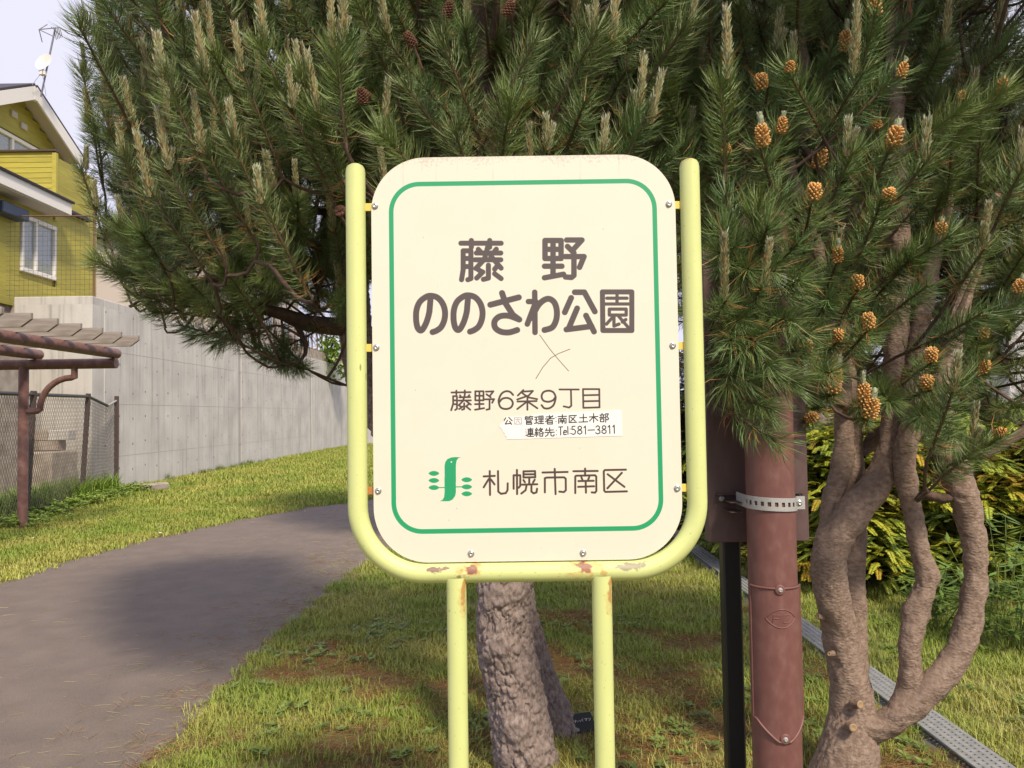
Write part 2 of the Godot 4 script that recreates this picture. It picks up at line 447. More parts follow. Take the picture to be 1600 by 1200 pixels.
func panel_texture() -> ImageTexture:
	var w := int((PX1 - PX0) * PPM)
	var h := int((PY1 - PY0) * PPM)
	var img := Image.create_empty(w, h, false, Image.FORMAT_RGB8)
	var cl := noise(0.004, 71, FastNoiseLite.TYPE_SIMPLEX_SMOOTH, 4)
	var mould := noise(0.09, 72, FastNoiseLite.TYPE_SIMPLEX_SMOOTH, 5)
	var drip := noise(0.03, 73, FastNoiseLite.TYPE_SIMPLEX_SMOOTH, 3)
	for y in h:
		for x in w:
			var k := 1.0 + 0.02 * cl.get_noise_2d(x, y)
			var c := Color(0.71 * k, 0.665 * k, 0.57 * k)
			if y < 90:       # grey mould along the rim and its thin drips
				var e := float(y) + 26.0 * drip.get_noise_2d(x * 0.25, 7.0)
				var g := clampf((mould.get_noise_2d(x, y) * 1.3 + 0.30 - e / 34.0) * 1.0, 0.0, 0.34)
				g += clampf((drip.get_noise_2d(x * 2.2, y * 0.05) - 0.33) * 1.1, 0.0, 0.25) * clampf((mould.get_noise_2d(x * 0.4, y * 0.3 + 900.0) + 0.25) * 2.0, 0.0, 1.0)
				c = c.lerp(Color(0.34, 0.30, 0.28), clampf(g, 0.0, 0.7))
			img.set_pixel(x, y, c.linear_to_srgb())
	var to_a := func(q: Vector2): return to_panel(q / 4.0 + Vector2(630, 350))
	var to_b := func(q: Vector2): return to_panel(q / 5.3333 + Vector2(690, 590))
	var to_c := func(q: Vector2): return to_panel(q / 4.4444 + Vector2(640, 690))
	var s := PPM * 2.0 / F                                 # texture pixels per photo pixel
	# green frame line
	ink_start(w, h)
	var fr := rrect(-0.3015, 1.2595, 0.3697, 2.1405, 0.072)
	for k in fr.size():
		var a := fr[k]
		var b := fr[(k + 1) % fr.size()]
		ink_line(Vector2((a.x - PX0) * PPM, (PY1 - a.y) * PPM), Vector2((b.x - PX0) * PPM, (PY1 - b.y) * PPM), 3.6 * s)
	# bird and leaves
	var bird := PackedVector2Array()
	for q in [[358, 108], [340, 114], [328, 130], [323, 160], [323, 350], [318, 375], [300, 400], [275, 411], [208, 411], [230, 403], [242, 382], [245, 350], [245, 165], [250, 140], [265, 120], [290, 109], [320, 106]]:
		bird.append(to_c.call(Vector2(q[0], q[1])))
	ink_poly(bird)
	for q in [[171, 219], [171, 268], [171, 317], [398, 263], [398, 312], [398, 360]]:
		var lf := PackedVector2Array()
		for k in 20:
			var a := TAU * k / 20
			lf.append(to_c.call(Vector2(q[0] + 37 * cos(a), q[1] + 17 * sin(a) * absf(sin(a)) ** 0.5)))
		ink_poly(lf)
	ink_strokes("195,317 246,317;322,312 375,312", 0.75 * s, to_c)
	ink_on(img, lin(0.006, 0.31, 0.125))
	ink_start(w, h)
	ink_strokes("292,140", 1.3 * s, to_c)
	ink_on(img, lin(0.71, 0.665, 0.57))
	# lettering
	ink_start(w, h)
	ink_strokes(BIG, 4.0 * s, to_a)
	ink_strokes(BIG2, 4.3 * s, to_a)
	for o in [Vector2(0, 0), Vector2(233, -3)]:
		smooth_path("172,455 172,480 166,550 150,610 128,655 110,668 92,648 83,598 86,540 105,492 140,462 172,452 215,463 248,500 263,550 259,602 240,645 212,668 186,678", 4.7 * s, func(q: Vector2): return to_a.call(q + o))
	ink_strokes("545,508 722,462;618,435 640,500 685,570 725,600", 4.7 * s, to_a)
	smooth_path("725,600 660,577 605,580 572,610 575,650 610,675 660,680 712,665", 4.7 * s, to_a)
	ink_strokes("821,430 823,680;782,488 828,488 775,628", 4.3 * s, to_a)
	smooth_path("800,590 848,505 900,471 940,490 958,540 955,600 930,648 882,665", 4.7 * s, to_a)
	ink_strokes(KOU, 4.5 * s, to_a)
	ink_strokes("1242,428 1425,428 1425,668 1245,668 z", 4.0 * s, to_a)
	ink_strokes(SONO, 2.6 * s, to_a)
	ink_on(img, lin(0.075, 0.057, 0.055))
	ink_start(w, h)
	ink_strokes(ADDR, 1.4 * s, to_b)
	smooth_path("595,145 570,120 535,115 500,135 478,180 478,215 495,250 535,262 575,250 593,218 580,185 545,170 505,178 482,205", 1.5 * s, to_b)
	smooth_path("832,230 855,255 895,255 930,230 947,180 945,150 925,120 888,110 848,122 832,155 845,190 885,202 925,190 945,165", 1.5 * s, to_b)
	ink_strokes(CITY, 1.55 * s, to_c)
	ink_on(img, lin(0.055, 0.033, 0.028))
	# scratches and specks
	ink_start(w, h)
	var same := func(q: Vector2): return to_panel(q)
	ink_strokes("843,524 858,545 872,562 888,580;837,592 848,574 860,560 872,553 890,546", 0.55 * s, same)
	ink_on(img, lin(0.13, 0.11, 0.09))
	ink_start(w, h)
	for q in [[942, 359], [684, 448], [1028, 474], [714, 794], [702, 812], [650, 610], [905, 700], [760, 880 - 60], [845, 855], [980, 560], [662, 372]]:
		ink_strokes("%d,%d" % q, (0.5 + 0.15 * (q[0] % 4)) * s, same)
	ink_on(img, lin(0.4, 0.32, 0.24))
	return ImageTexture.create_from_image(img)

func rust_pipe_texture(w: int, h: int, len: float, spots: Array, sd: int) -> ImageTexture:   # u round the pipe, v along it; spots: [u, metres along, radius along, radius round, colour, strength]
	var img := Image.create_empty(w, h, false, Image.FORMAT_RGB8)
	var cl := noise(0.01, sd)
	var sp := noise(0.11, sd + 1, FastNoiseLite.TYPE_SIMPLEX_SMOOTH, 3)
	var ed := noise(0.05, sd + 2, FastNoiseLite.TYPE_SIMPLEX_SMOOTH, 4)
	for y in h:
		var along := len * y / h
		for x in w:
			var k := 1.0 + 0.05 * cl.get_noise_2d(x, y)
			var c := Color(0.59 * k, 0.645 * k, 0.27 * k)
			var s := sp.get_noise_2d(x, y)
			if s > 0.6:
				c = c.lerp(Color(0.22, 0.17, 0.08), clampf((s - 0.6) * 6.0, 0.0, 0.55))
			for q in spots:
				var du := absf(float(x) / w - q[0])
				du = minf(du, 1.0 - du)
				var d := sqrt(((along - q[1]) / q[2]) ** 2 + (du * 0.157 / q[3]) ** 2)
				if d < 2.4:
					var g := clampf((1.05 - d + 0.95 * ed.get_noise_2d(x, y) + 0.45 * s) * 3.0, 0.0, 1.0) * float(q[5])
					c = c.lerp(q[4], g)
			img.set_pixel(x, y, c.linear_to_srgb())
	return ImageTexture.create_from_image(img)

func bolt_mesh(r: float) -> MB:
	var mb := MB.new()
	var t := Transform3D(Basis(Vector3.RIGHT, PI / 2), Vector3.ZERO)
	mb.lathe(t, [[r * 1.25, 0.0], [r * 1.25, r * 0.18], [r * 1.05, r * 0.24]], 16)
	mb.lathe(t, [[r * 0.98, r * 0.2], [r * 0.95, r * 0.5], [r * 0.75, r * 0.75], [r * 0.42, r * 0.86], [r * 0.40, r * 0.55], [0.0, r * 0.55]], 16)
	return mb

func park_sign() -> void:
	var th := thing("park_sign", "cream park name board with green border and brown lettering in a yellow pipe frame", "sign", Vector3(0.0355, 0, SZ))
	# the bent pipe
	var xl := -0.3935
	var xr := 0.463
	var yb := 1.154
	var r := 0.17
	var pts := PackedVector3Array()
	var rad := PackedFloat32Array()
	var top := 2.198
	for k in [[0.0006, 0.0], [0.012, 0.0015], [0.0195, 0.006], [0.0235, 0.013], [0.025, 0.022]]:
		pts.append(Vector3(xl, top - k[1], SZ)); rad.append(k[0])
	for k in 8:
		pts.append(Vector3(xl, lerpf(top - 0.06, yb + r, k / 7.0), SZ)); rad.append(0.025)
	for k in range(1, 17):
		var a := PI / 2 * k / 16
		pts.append(Vector3(xl + r - r * cos(a), yb + r - r * sin(a), SZ)); rad.append(0.025)
	for k in range(1, 9):
		pts.append(Vector3(lerpf(xl + r, xr - r, k / 8.0), yb, SZ)); rad.append(0.025)
	for k in range(1, 17):
		var a := PI / 2 * k / 16
		pts.append(Vector3(xr - r + r * sin(a), yb + r - r * cos(a), SZ)); rad.append(0.025)
	for k in range(1, 8):
		pts.append(Vector3(xr, lerpf(yb + r, top - 0.06, k / 7.0), SZ)); rad.append(0.025)
	for k in [[0.025, 0.022], [0.0235, 0.013], [0.0195, 0.006], [0.012, 0.0015], [0.0006, 0.0]]:
		pts.append(Vector3(xr, top - k[1], SZ)); rad.append(k[0])
	var len := 0.0
	var bar0 := 0.0
	for k in range(1, pts.size()):
		len += pts[k].distance_to(pts[k - 1])
		if absf(pts[k].x - (xl + r)) < 0.0001:
			bar0 = len
	var mb := MB.new()
	mb.tube(pts, rad, 32, false, 1.0 / len)
	# which u faces up-front on the bar: read it off the mesh
	var uf := 0.0
	var best := -9.0
	for k in mb.v.size():
		if absf(mb.v[k].x) < 0.06:
			var s := mb.n[k].dot(Vector3(0, 0.62, 0.78))
			if s > best:
				best = s
				uf = mb.uv[k].x
	var purple := Color(0.20, 0.115, 0.105)
	var orange := Color(0.55, 0.25, 0.06)
	var at := func(px: float): return bar0 + P(px, 893, 2.0).x - (xl + r)
	var spots := [
		[uf, at.call(682), 0.032, 0.009, purple, 0.95], [uf, at.call(735), 0.034, 0.018, orange, 0.55], [uf, at.call(735), 0.018, 0.013, Color(0.25, 0.10, 0.075), 1.0],
		[uf, at.call(911), 0.042, 0.02, orange, 0.5], [uf, at.call(911), 0.022, 0.015, Color(0.27, 0.115, 0.09), 1.0], [uf, at.call(984), 0.036, 0.012, Color(0.27, 0.23, 0.18), 0.9],
		[uf - 0.04, at.call(820), 0.16, 0.006, Color(0.42, 0.38, 0.14), 0.22], [uf + 0.12, at.call(900), 0.04, 0.012, orange, 0.25],
		[uf + 0.12, at.call(942), 0.012, 0.006, orange, 0.6], [uf + 0.12, at.call(718), 0.006, 0.004, Color(0.2, 0.14, 0.07), 0.8],
		[uf, 0.52, 0.010, 0.0022, Color(0.2, 0.17, 0.08), 0.8], [uf - 0.12, 0.55, 0.013, 0.0016, Color(0.18, 0.15, 0.08), 0.8],
		[0.4, len - 0.004, 0.009, 0.02, orange, 0.5], [0.9, len - 0.006, 0.01, 0.02, orange, 0.5]]
	var pm := mat(Color.WHITE, 0.5)
	pm.albedo_texture = rust_pipe_texture(128, 1536, len, spots, 81)
	wpart(th, "pipe_frame", mb, pm)
	# legs
	var uvl := 1.0 / 1.5
	for k in 2:
		var x := -0.147 if k == 0 else 0.218
		var lm := MB.new()
		lm.tube(PackedVector3Array([Vector3(x, 1.145, SZ), Vector3(x, 1.137, SZ), Vector3(x, 1.128, SZ), Vector3(x, 1.118, SZ), Vector3(x, 0.6, SZ), Vector3(x, -0.35, SZ)]), PackedFloat32Array([0.031, 0.0285, 0.0262, 0.025, 0.025, 0.025]), 28, false, uvl)
		var u2 := 0.0
		best = -9.0
		for j in lm.v.size():
			var s := lm.n[j].dot(Vector3(0.75, 0, 0.66))
			if s > best:
				best = s
				u2 = lm.uv[j].x
		var lmat := mat(Color.WHITE, 0.4)
		lmat.albedo_texture = rust_pipe_texture(96, 768, 1.5, [[u2, 0.035, 0.035, 0.007, Color(0.36, 0.13, 0.05), 0.7], [u2, 0.05, 0.05, 0.014, orange, 0.3], [u2 - 0.12, 0.018, 0.02, 0.02, orange, 0.3], [u2 - 0.1, 0.33, 0.03, 0.0012, Color(0.25, 0.2, 0.1), 0.7]], 90 + k)
		wpart(th, "leg", lm, lmat)
	# the board
	var face := MB.new()
	slab(face, rrect(PX0, PY0, PX1, PY1, 0.138, 18), SZ + 0.001, SZ + 0.009, func(p: Vector2): return Vector2((p.x - PX0) / (PX1 - PX0), (PY1 - p.y) / (PY1 - PY0)))
	var fm := mat(Color.WHITE, 0.5)
	fm.albedo_texture = panel_texture()
	fm.clearcoat_enabled = true
	fm.clearcoat = 0.6
	fm.clearcoat_roughness = 0.25
	wpart(th, "board", face, fm)
	# torn sticker
	var poly := PackedVector2Array()
	for q in [[520, 331], [600, 327], [740, 318], [760, 312], [835, 301], [1100, 289], [1500, 270], [1508, 485], [1000, 500], [542, 515], [546, 498], [525, 480], [528, 468], [510, 450], [508, 436], [478, 402], [500, 380], [520, 371]]:
		var w := P(q[0] / 5.3333 + 690, q[1] / 5.3333 + 590, -SZ - 0.009)
		poly.append(Vector2(w.x, w.y))
	var lo := Vector2(-0.075, 1.475)
	var hi := Vector2(0.285, 1.575)
	for p in poly:
		lo = lo.min(p)
		hi = hi.max(p)
	var ppm := 1900.0
	var to_s := func(q: Vector2):
		var w := P(q.x / 5.3333 + 690, q.y / 5.3333 + 590, -SZ - 0.009)
		return Vector2((w.x - lo.x) * ppm, (hi.y - w.y) * ppm)
	var img := Image.create_empty(int((hi.x - lo.x) * ppm), int((hi.y - lo.y) * ppm), false, Image.FORMAT_RGB8)
	img.fill(lin(0.78, 0.78, 0.78))
	ink_start(img.get_width(), img.get_height())
	ink_strokes(STICK1, 2.5, to_s)
	ink_strokes(STICK2, 2.5, to_s)
	ink_on(img, lin(0.03, 0.03, 0.035))
	ink_start(img.get_width(), img.get_height())
	ink_strokes(STICK_GREY, 1.7, to_s)
	ink_on(img, lin(0.33, 0.33, 0.33))
	var sm := mat(Color.WHITE, 0.45)
	sm.albedo_texture = ImageTexture.create_from_image(img)
	var st := MB.new()
	slab(st, poly, SZ + 0.0092, SZ + 0.0099, func(p: Vector2): return Vector2((p.x - lo.x) / (hi.x - lo.x), (hi.y - p.y) / (hi.y - lo.y)))
	wpart(th, "sticker", st, sm).set_meta("label", "white torn contact sticker with black lettering")
	# brackets and bolts
	var bm := bolt_mesh(0.0068).mesh()
	for q in [[586, 322, -1], [588, 543, -1], [591, 767, -1], [1045, 319, 1], [1051, 540, 1], [1058, 763, 1], [736, 865, 0], [911, 864, 0]]:
		var w := P(q[0], q[1], -SZ - 0.009)
		var tb := MB.new()
		if q[2] == 0:
			tb.box(Transform3D(Basis(), Vector3(w.x, yb + 0.028, SZ - 0.002)), Vector3(0.026, 0.05, 0.004), 0.0008)
		else:
			var px: float = xl if q[2] < 0 else xr
			var x0: float = px - q[2] * 0.018
			var x1: float = w.x - q[2] * 0.012
			tb.box(Transform3D(Basis(), Vector3((x0 + x1) / 2, w.y, SZ - 0.002)), Vector3(absf(x1 - x0), 0.020, 0.004), 0.0008)
		var rusty: bool = q[2] == 0 or (q[0] == 591)
		var b := wpart(th, "bracket", tb, M.tab_rust if rusty else M.tab)
		var bo := part(b, "bolt", bm, M.steel, Transform3D(Basis(Vector3.BACK, q[0]), Vector3(w.x, w.y, SZ + 0.009)))

# ---------------------------------------------------------------- brown pole, its cover, band and the sign seen from behind
func arc_pt(xc: float, zc: float, r: float, a: float, y: float) -> Vector3:
	return Vector3(xc + r * sin(a), y, zc + r * cos(a))
func utility_pole() -> void:
	var xc := P(1207, 900, 2.6).x
	var zc := -2.6
	var r := 0.0775
	var th := thing("brown_pole", "thick brown steel pole with a bolted cover plate and perforated metal band", "pole", Vector3(xc, 0, zc))
	var mb := MB.new()
	mb.lathe(Transform3D(Basis(), Vector3(xc, 0, zc)), [[r, -0.3], [r, 2.17], [r * 0.96, 2.19], [r * 0.8, 2.203], [0.0, 2.206]], 40)
	wpart(th, "shaft", mb, M.pole)
	# cover plate: curved shell with a raised rim
	var yt := P(1205, 920, 2.52).y
	var y0 := P(1205, 1130, 2.52).y
	var y1 := P(1215, 1160, 2.52).y
	var amax := 1.32
	var foot := func(a: float): return lerpf(y1, y0, clampf((absf(a) - 0.25) / 0.9, 0.0, 1.0))
	mb = MB.new()
	for k in 24:
		var a0 := lerpf(-amax, amax, k / 24.0)
		var a1 := lerpf(-amax, amax, (k + 1) / 24.0)
		var q := [arc_pt(xc, zc, r + 0.0035, a0, yt), arc_pt(xc, zc, r + 0.0035, a1, yt), arc_pt(xc, zc, r + 0.0035, a1, foot.call(a1)), arc_pt(xc, zc, r + 0.0035, a0, foot.call(a0))]
		var n0 := Vector3(sin(a0), 0, cos(a0))
		var n1 := Vector3(sin(a1), 0, cos(a1))
		mb.quad(mb.vert(q[0], n0), mb.vert(q[1], n1), mb.vert(q[2], n1), mb.vert(q[3], n0))
	var cover := wpart(th, "cover_plate", mb, M.pole)
	var rim := PackedVector3Array()
	var rr := PackedFloat32Array()
	for k in 25:
		rim.append(arc_pt(xc, zc, r + 0.004, lerpf(-amax, amax, k / 24.0), yt))
	for k in 25:
		var a := lerpf(amax, -amax, k / 24.0)
		rim.append(arc_pt(xc, zc, r + 0.004, a, foot.call(a)))
	rim.append(rim[0])
	for k in rim.size():
		rr.append(0.0042)
	mb = MB.new()
	mb.tube(rim, rr, 6, false)
	wpart(cover, "rim", mb, M.pole)
	var bm := bolt_mesh(0.0062).mesh()
	for q in [[-0.05, yt - 0.004], [0.0, y1 + 0.010]]:
		var c := arc_pt(xc, zc, r + 0.0045, q[0], q[1])
		mb = MB.new()
		mb.lathe(Transform3D(Basis(Vector3.RIGHT, PI / 2), c), [[0.017, -0.004], [0.016, 0.002], [0.013, 0.0035], [0.0, 0.0035]], 18)
		var boss := wpart(cover, "bolt_boss", mb, M.pole)
		part(cover, "bolt", bm, M.galv, Transform3D(Basis(), c + Vector3(0, 0, 0.0035) - th.position - cover.position))
	# embossed eye-shaped maker's mark
	var em := MB.new()
	var yc := P(1215, 967, 2.52).y
	for s in [1, -1]:
		var pts := PackedVector3Array()
		for k in 15:
			var t := lerpf(-1, 1, k / 14.0)
			pts.append(arc_pt(xc, zc, r + 0.0038, t * 0.62, yc + s * 0.029 * (1.0 - t * t)))
		var ra := PackedFloat32Array()
		ra.resize(15)
		ra.fill(0.0018)
		em.tube(pts, ra, 5, false)
	for s in [[-0.34, 0.011, -0.02, 0.011], [-0.30, 0.011, -0.36, -0.012], [-0.33, 0.0, -0.12, 0.0], [0.06, 0.011, 0.36, 0.011], [0.36, 0.011, 0.06, -0.012], [0.06, -0.012, 0.34, -0.012]]:
		em.tube(PackedVector3Array([arc_pt(xc, zc, r + 0.0038, s[0], yc + s[1]), arc_pt(xc, zc, r + 0.0038, (s[0] + s[2]) / 2, yc + (s[1] + s[3]) / 2), arc_pt(xc, zc, r + 0.0038, s[2], yc + s[3])]), PackedFloat32Array([0.0016, 0.0016, 0.0016]), 5)
	wpart(cover, "embossed_mark", em, M.pole)
	# perforated bands
	for q in [[790.0, 0.05], [436.0, 0.03]]:
		var yb := P(1206, q[0], 2.5).y
		var bn := MB.new()
		var rb := r + 0.003
		var hh := 0.021
		var tilt: float = q[1]
		var strip := func(a0: float, a1: float, lo: float, hi: float):
			var k0 := Vector3(sin(a0), 0, cos(a0))
			var k1 := Vector3(sin(a1), 0, cos(a1))
			var o := func(a: float, y: float, rad: float): return arc_pt(xc, zc, rad, a, yb + y - tilt * (sin(a) * r))
			for s in [[rb + 0.0025, 1.0], [rb, -1.0]]:
				bn.quad(bn.vert(o.call(a0, hi, s[0]), k0 * s[1]), bn.vert(o.call(a1, hi, s[0]), k1 * s[1]), bn.vert(o.call(a1, lo, s[0]), k1 * s[1]), bn.vert(o.call(a0, lo, s[0]), k0 * s[1]))
			for y in [lo, hi]:
				bn.face([o.call(a0, y, rb), o.call(a1, y, rb), o.call(a1, y, rb + 0.0025), o.call(a0, y, rb + 0.0025)], Vector3(0, signf(y - (lo + hi) / 2), 0))
			for a in [a0, a1]:
				bn.face([o.call(a, lo, rb), o.call(a, hi, rb), o.call(a, hi, rb + 0.0025), o.call(a, lo, rb + 0.0025)], Vector3(cos(a), 0, -sin(a)) * signf(a - (a0 + a1) / 2))
		for k in 24:
			var a0 := -1.62 + 3.2 * k / 24.0
			var a1 := -1.62 + 3.2 * (k + 1) / 24.0
			strip.call(a0, a1, 0.007, hh)
			strip.call(a0, a1, -hh, -0.007)
			if k % 2 == 0 or k > 20:
				strip.call(a0, a1, -0.007, 0.007)
		var xr := xc + rb
		bn.box(Transform3D(Basis(), Vector3(xr + 0.006, yb - tilt * r, zc + 0.004)), Vector3(0.05, 0.042, 0.003), 0.0006)
		bn.box(Transform3D(Basis(), Vector3(xr - 0.001, yb - tilt * r, zc - 0.05)), Vector3(0.003, 0.042, 0.11), 0.0006)
		bn.box(Transform3D(Basis(), Vector3(xc - rb - 0.001, yb + tilt * r, zc - 0.05)), Vector3(0.003, 0.042, 0.11), 0.0006)
		var band := wpart(th, "band", bn, M.galv)
		part(band, "bolt", bolt_mesh(0.008).mesh(), M.steel, Transform3D(Basis(), Vector3(xr + 0.012, yb - tilt * r, zc + 0.0055)))
	# the board that faces the other way, on its own black post
	var b0 := P(1108, 848, 2.74)
	var b1 := P(1265, 845, 2.74)
	var bt := P(1190, 392, 2.74).y
	var sg := thing("sign_board", "dark brown back of a sign board behind the brown pole, on a black post", "sign", Vector3((b0.x + b1.x) / 2, 0, -2.77))
	mb = MB.new()
	mb.box(Transform3D(Basis(), Vector3((b0.x + b1.x) / 2, (b0.y + bt) / 2, -2.77)), Vector3(b1.x - b0.x, bt - b0.y, 0.06), 0.003)
	var bd := wpart(sg, "board", mb, M.board_back)
	mb = MB.new()
	var px := P(1144, 1000, 2.83).x
	mb.box(Transform3D(Basis(), Vector3(px, 0.62, -2.831)), Vector3(0.064, 1.9, 0.06), 0.006)
	wpart(sg, "post", mb, M.black)
	for q in [[1142.0, 779.0, 0.10], [1242.0, 777.0, 0.06], [1142.0, 432.0, 0.10], [1242.0, 432.0, 0.06]]:
		var w := P(q[0], q[1], 2.73)
		mb = MB.new()
		mb.box(Transform3D(Basis(), Vector3(w.x, w.y, -2.737)), Vector3(q[2], 0.028, 0.004), 0.001)
		mb.box(Transform3D(Basis(), Vector3(w.x, w.y + 0.0155, -2.724)), Vector3(q[2], 0.003, 0.03), 0.0008)
		var br := wpart(sg, "bracket", mb, M.fence_post)
		part(br, "bolt", bolt_mesh(0.008).mesh(), M.galv, Transform3D(Basis(), Vector3(w.x + (-0.03 if q[0] < 1200 else 0.015), w.y, -2.735)))
		if q[0] < 1200:
			mb = MB.new()
			mb.box(Transform3D(Basis(), Vector3(xc - r - 0.022, w.y - 0.004, -2.685)), Vector3(0.045, 0.003, 0.10), 0.0008)
			mb.box(Transform3D(Basis(), Vector3(xc - r - 0.022, w.y - 0.036, -2.685)), Vector3(0.045, 0.003, 0.10), 0.0008)
			wpart(sg, "bracket_arm", mb, M.fence_post)

# ---------------------------------------------------------------- pines
func curve3(pts: Array, step := 0.05) -> Array:      # [[Vector3, radius], ...] to dense points and radii (Catmull-Rom)
	var po := PackedVector3Array()
	var ra := PackedFloat32Array()
	for k in pts.size() - 1:
		var a: Vector3 = pts[maxi(k - 1, 0)][0]
		var b: Vector3 = pts[k][0]
		var c: Vector3 = pts[k + 1][0]
		var d: Vector3 = pts[mini(k + 2, pts.size() - 1)][0]
		var m := maxi(2, int(ceil(b.distance_to(c) / step)))
		for j in m:
			var t := float(j) / m
			po.append(b.cubic_interpolate(c, a, d, t))
			ra.append(lerpf(pts[k][1], pts[k + 1][1], t))
	po.append(pts[-1][0])
	ra.append(pts[-1][1])
	return [po, ra]
func skin(pts: Array, sides: int, step: float, disp: Callable) -> MB:      # trunk with a displaced surface
	var cr := curve3(pts, step)
	var po: PackedVector3Array = cr[0]
	var ra: PackedFloat32Array = cr[1]
	var mb := MB.new()
	var m := po.size()
	var side := Vector3.RIGHT
	for k in m:
		var t: Vector3 = (po[mini(k + 1, m - 1)] - po[maxi(k - 1, 0)]).normalized()
		side = (side - t * side.dot(t)).normalized()
		var up := t.cross(side)
		for j in sides:
			var a := TAU * j / sides
			var d := side * cos(a) + up * sin(a)
			var p := po[k] + d * ra[k]
			mb.vert(p + d * disp.call(p, d, ra[k]), d, Vector2(float(j) / sides, k * step))
	var at := func(k: int, j: int): return mb.v[clampi(k, 0, m - 1) * sides + posmod(j, sides)]
	var nn := PackedVector3Array()
	for k in m:
		for j in sides:
			var g: Vector3 = (at.call(k, j + 1) - at.call(k, j - 1)).cross(at.call(k + 1, j) - at.call(k - 1, j)).normalized()
			if g.dot(mb.n[k * sides + j]) < 0.0:
				g = -g
			nn.append(g)
	mb.n = nn
	for k in m - 1:
		for j in sides:
			mb.quad(k * sides + j, k * sides + (j + 1) % sides, (k + 1) * sides + (j + 1) % sides, (k + 1) * sides + j)
	var ring := []
	for j in sides:
		ring.append(mb.v[(m - 1) * sides + j])
	mb.face(ring, po[m - 1] - po[m - 2])
	return mb
var cellb: FastNoiseLite
var lump: FastNoiseLite
func bark_disp(amp: float, fx: float, fy: float, knots: Array) -> Callable:
	return func(p: Vector3, d: Vector3, r: float) -> float:
		var q := Vector3(p.x * fx, p.y * fy, p.z * fx) + Vector3(lump.get_noise_3d(p.x * 18, p.y * 14, p.z * 18), lump.get_noise_3d(p.x * 18 + 70, p.y * 14, p.z * 18), lump.get_noise_3d(p.x * 18, p.y * 14 + 50, p.z * 18)) * 0.45
		var c := cellb.get_noise_3dv(q)
		var c2 := cellb.get_noise_3dv(q * 2.3 + Vector3(7, 3, 1))
		var h := amp * minf(1.0, (c + 1.0) / 0.22) + amp * 0.3 * minf(1.0, (c2 + 1.0) / 0.2) - amp * 1.1 + amp * 0.7 * lump.get_noise_3d(p.x * 14, p.y * 9, p.z * 14) + amp * 0.16 * lump.get_noise_3d(p.x * 120, p.y * 120, p.z * 120)
		for k in knots:
			var e := (p + d * 0.01).distance_to(k[0]) / float(k[1])
			if e < 2.2:
				h = lerpf(h, 0.0, 0.8 * exp(-e * e)) + float(k[2]) * (1.3 * exp(-e * e) + 0.28 * cos(e * 9.0) * exp(-e * 1.1)) - float(k[2]) * 0.8 * exp(-(e * 3.5) * (e * 3.5))
		return h

var shoots: Array[ArrayMesh] = []
var candles: Array[ArrayMesh] = []
var pollens: Array[ArrayMesh] = []
var cone_mesh: ArrayMesh
func needle(mb: MB, base: Vector3, d0: Vector3, d1: Vector3, len: float, w: float, c: Color, tip: Color) -> void:
	var mid := base + d0 * len * 0.5
	var end := mid + d1 * len * 0.5
	var s := d0.cross(rv()).normalized()
	var nn := d0.cross(s)
	mb.col = c
	var a := mb.vert(base - s * w * 0.8, (nn - s * 0.7).normalized())
	var b := mb.vert(base + s * w * 0.8, (nn + s * 0.7).normalized())
	mb.col = c.lerp(tip, 0.5)
	var e := mb.vert(mid - s * w, (nn - s * 0.7).normalized())
	var f := mb.vert(mid + s * w, (nn + s * 0.7).normalized())
	mb.col = tip
	var g := mb.vert(end, nn)
	mb.quad(a, b, f, e)
	mb.tri(e, f, g)
func make_shoot(sd: int, len: float, nlen: float, count: int, green: Color, dead: float) -> ArrayMesh:
	rng.seed = sd
	var mb := MB.new()
	mb.col = Color(0.10, 0.06, 0.035)
	var bend := Vector3(rng.randf_range(-0.03, 0.03), 0, rng.randf_range(-0.03, 0.03))
	var at := func(t: float): return Vector3(0, len * t, 0) + bend * (t * t)
	mb.tube(PackedVector3Array([at.call(0.0), at.call(0.35), at.call(0.7), at.call(1.0)]), PackedFloat32Array([0.0065, 0.0058, 0.005, 0.0035]), 5, false)
	for k in count:
		var t: float = pow(rng.randf(), 0.8)
		var az := k * 2.39996 + rng.randf_range(-0.3, 0.3)
		var th: float = lerpf(1.25, 0.6, t * t) + rng.randf_range(-0.22, 0.22)
		var l := nlen * rng.randf_range(0.75, 1.12) * lerpf(0.85, 1.0, t)
		var is_dead := rng.randf() < dead * (1.0 if t > 0.3 else 5.0)
		var g := green * rng.randf_range(0.7, 1.3)
		g.r *= rng.randf_range(0.9, 1.25)
		if is_dead:
			g = Color(0.30, 0.15, 0.05) * rng.randf_range(0.6, 1.3)
			th += rng.randf_range(0.0, 0.5)
		var tipc := g.lerp(Color(0.26, 0.32, 0.12), 0.0 if is_dead else 0.18)
		for s in [-1, 1]:
			var a2: float = az + s * rng.randf_range(0.02, 0.12)
			var dir := func(q: float): return Vector3(sin(q) * cos(a2), cos(q), sin(q) * sin(a2))
			var d0: Vector3 = dir.call(th + 0.06)
			var d1: Vector3 = (dir.call(th - rng.randf_range(0.1, 0.35)) + rv() * 0.08).normalized()
			needle(mb, at.call(t) + d0 * 0.004, d0, d1, l, 0.00105, g, tipc)
	return mb.mesh()
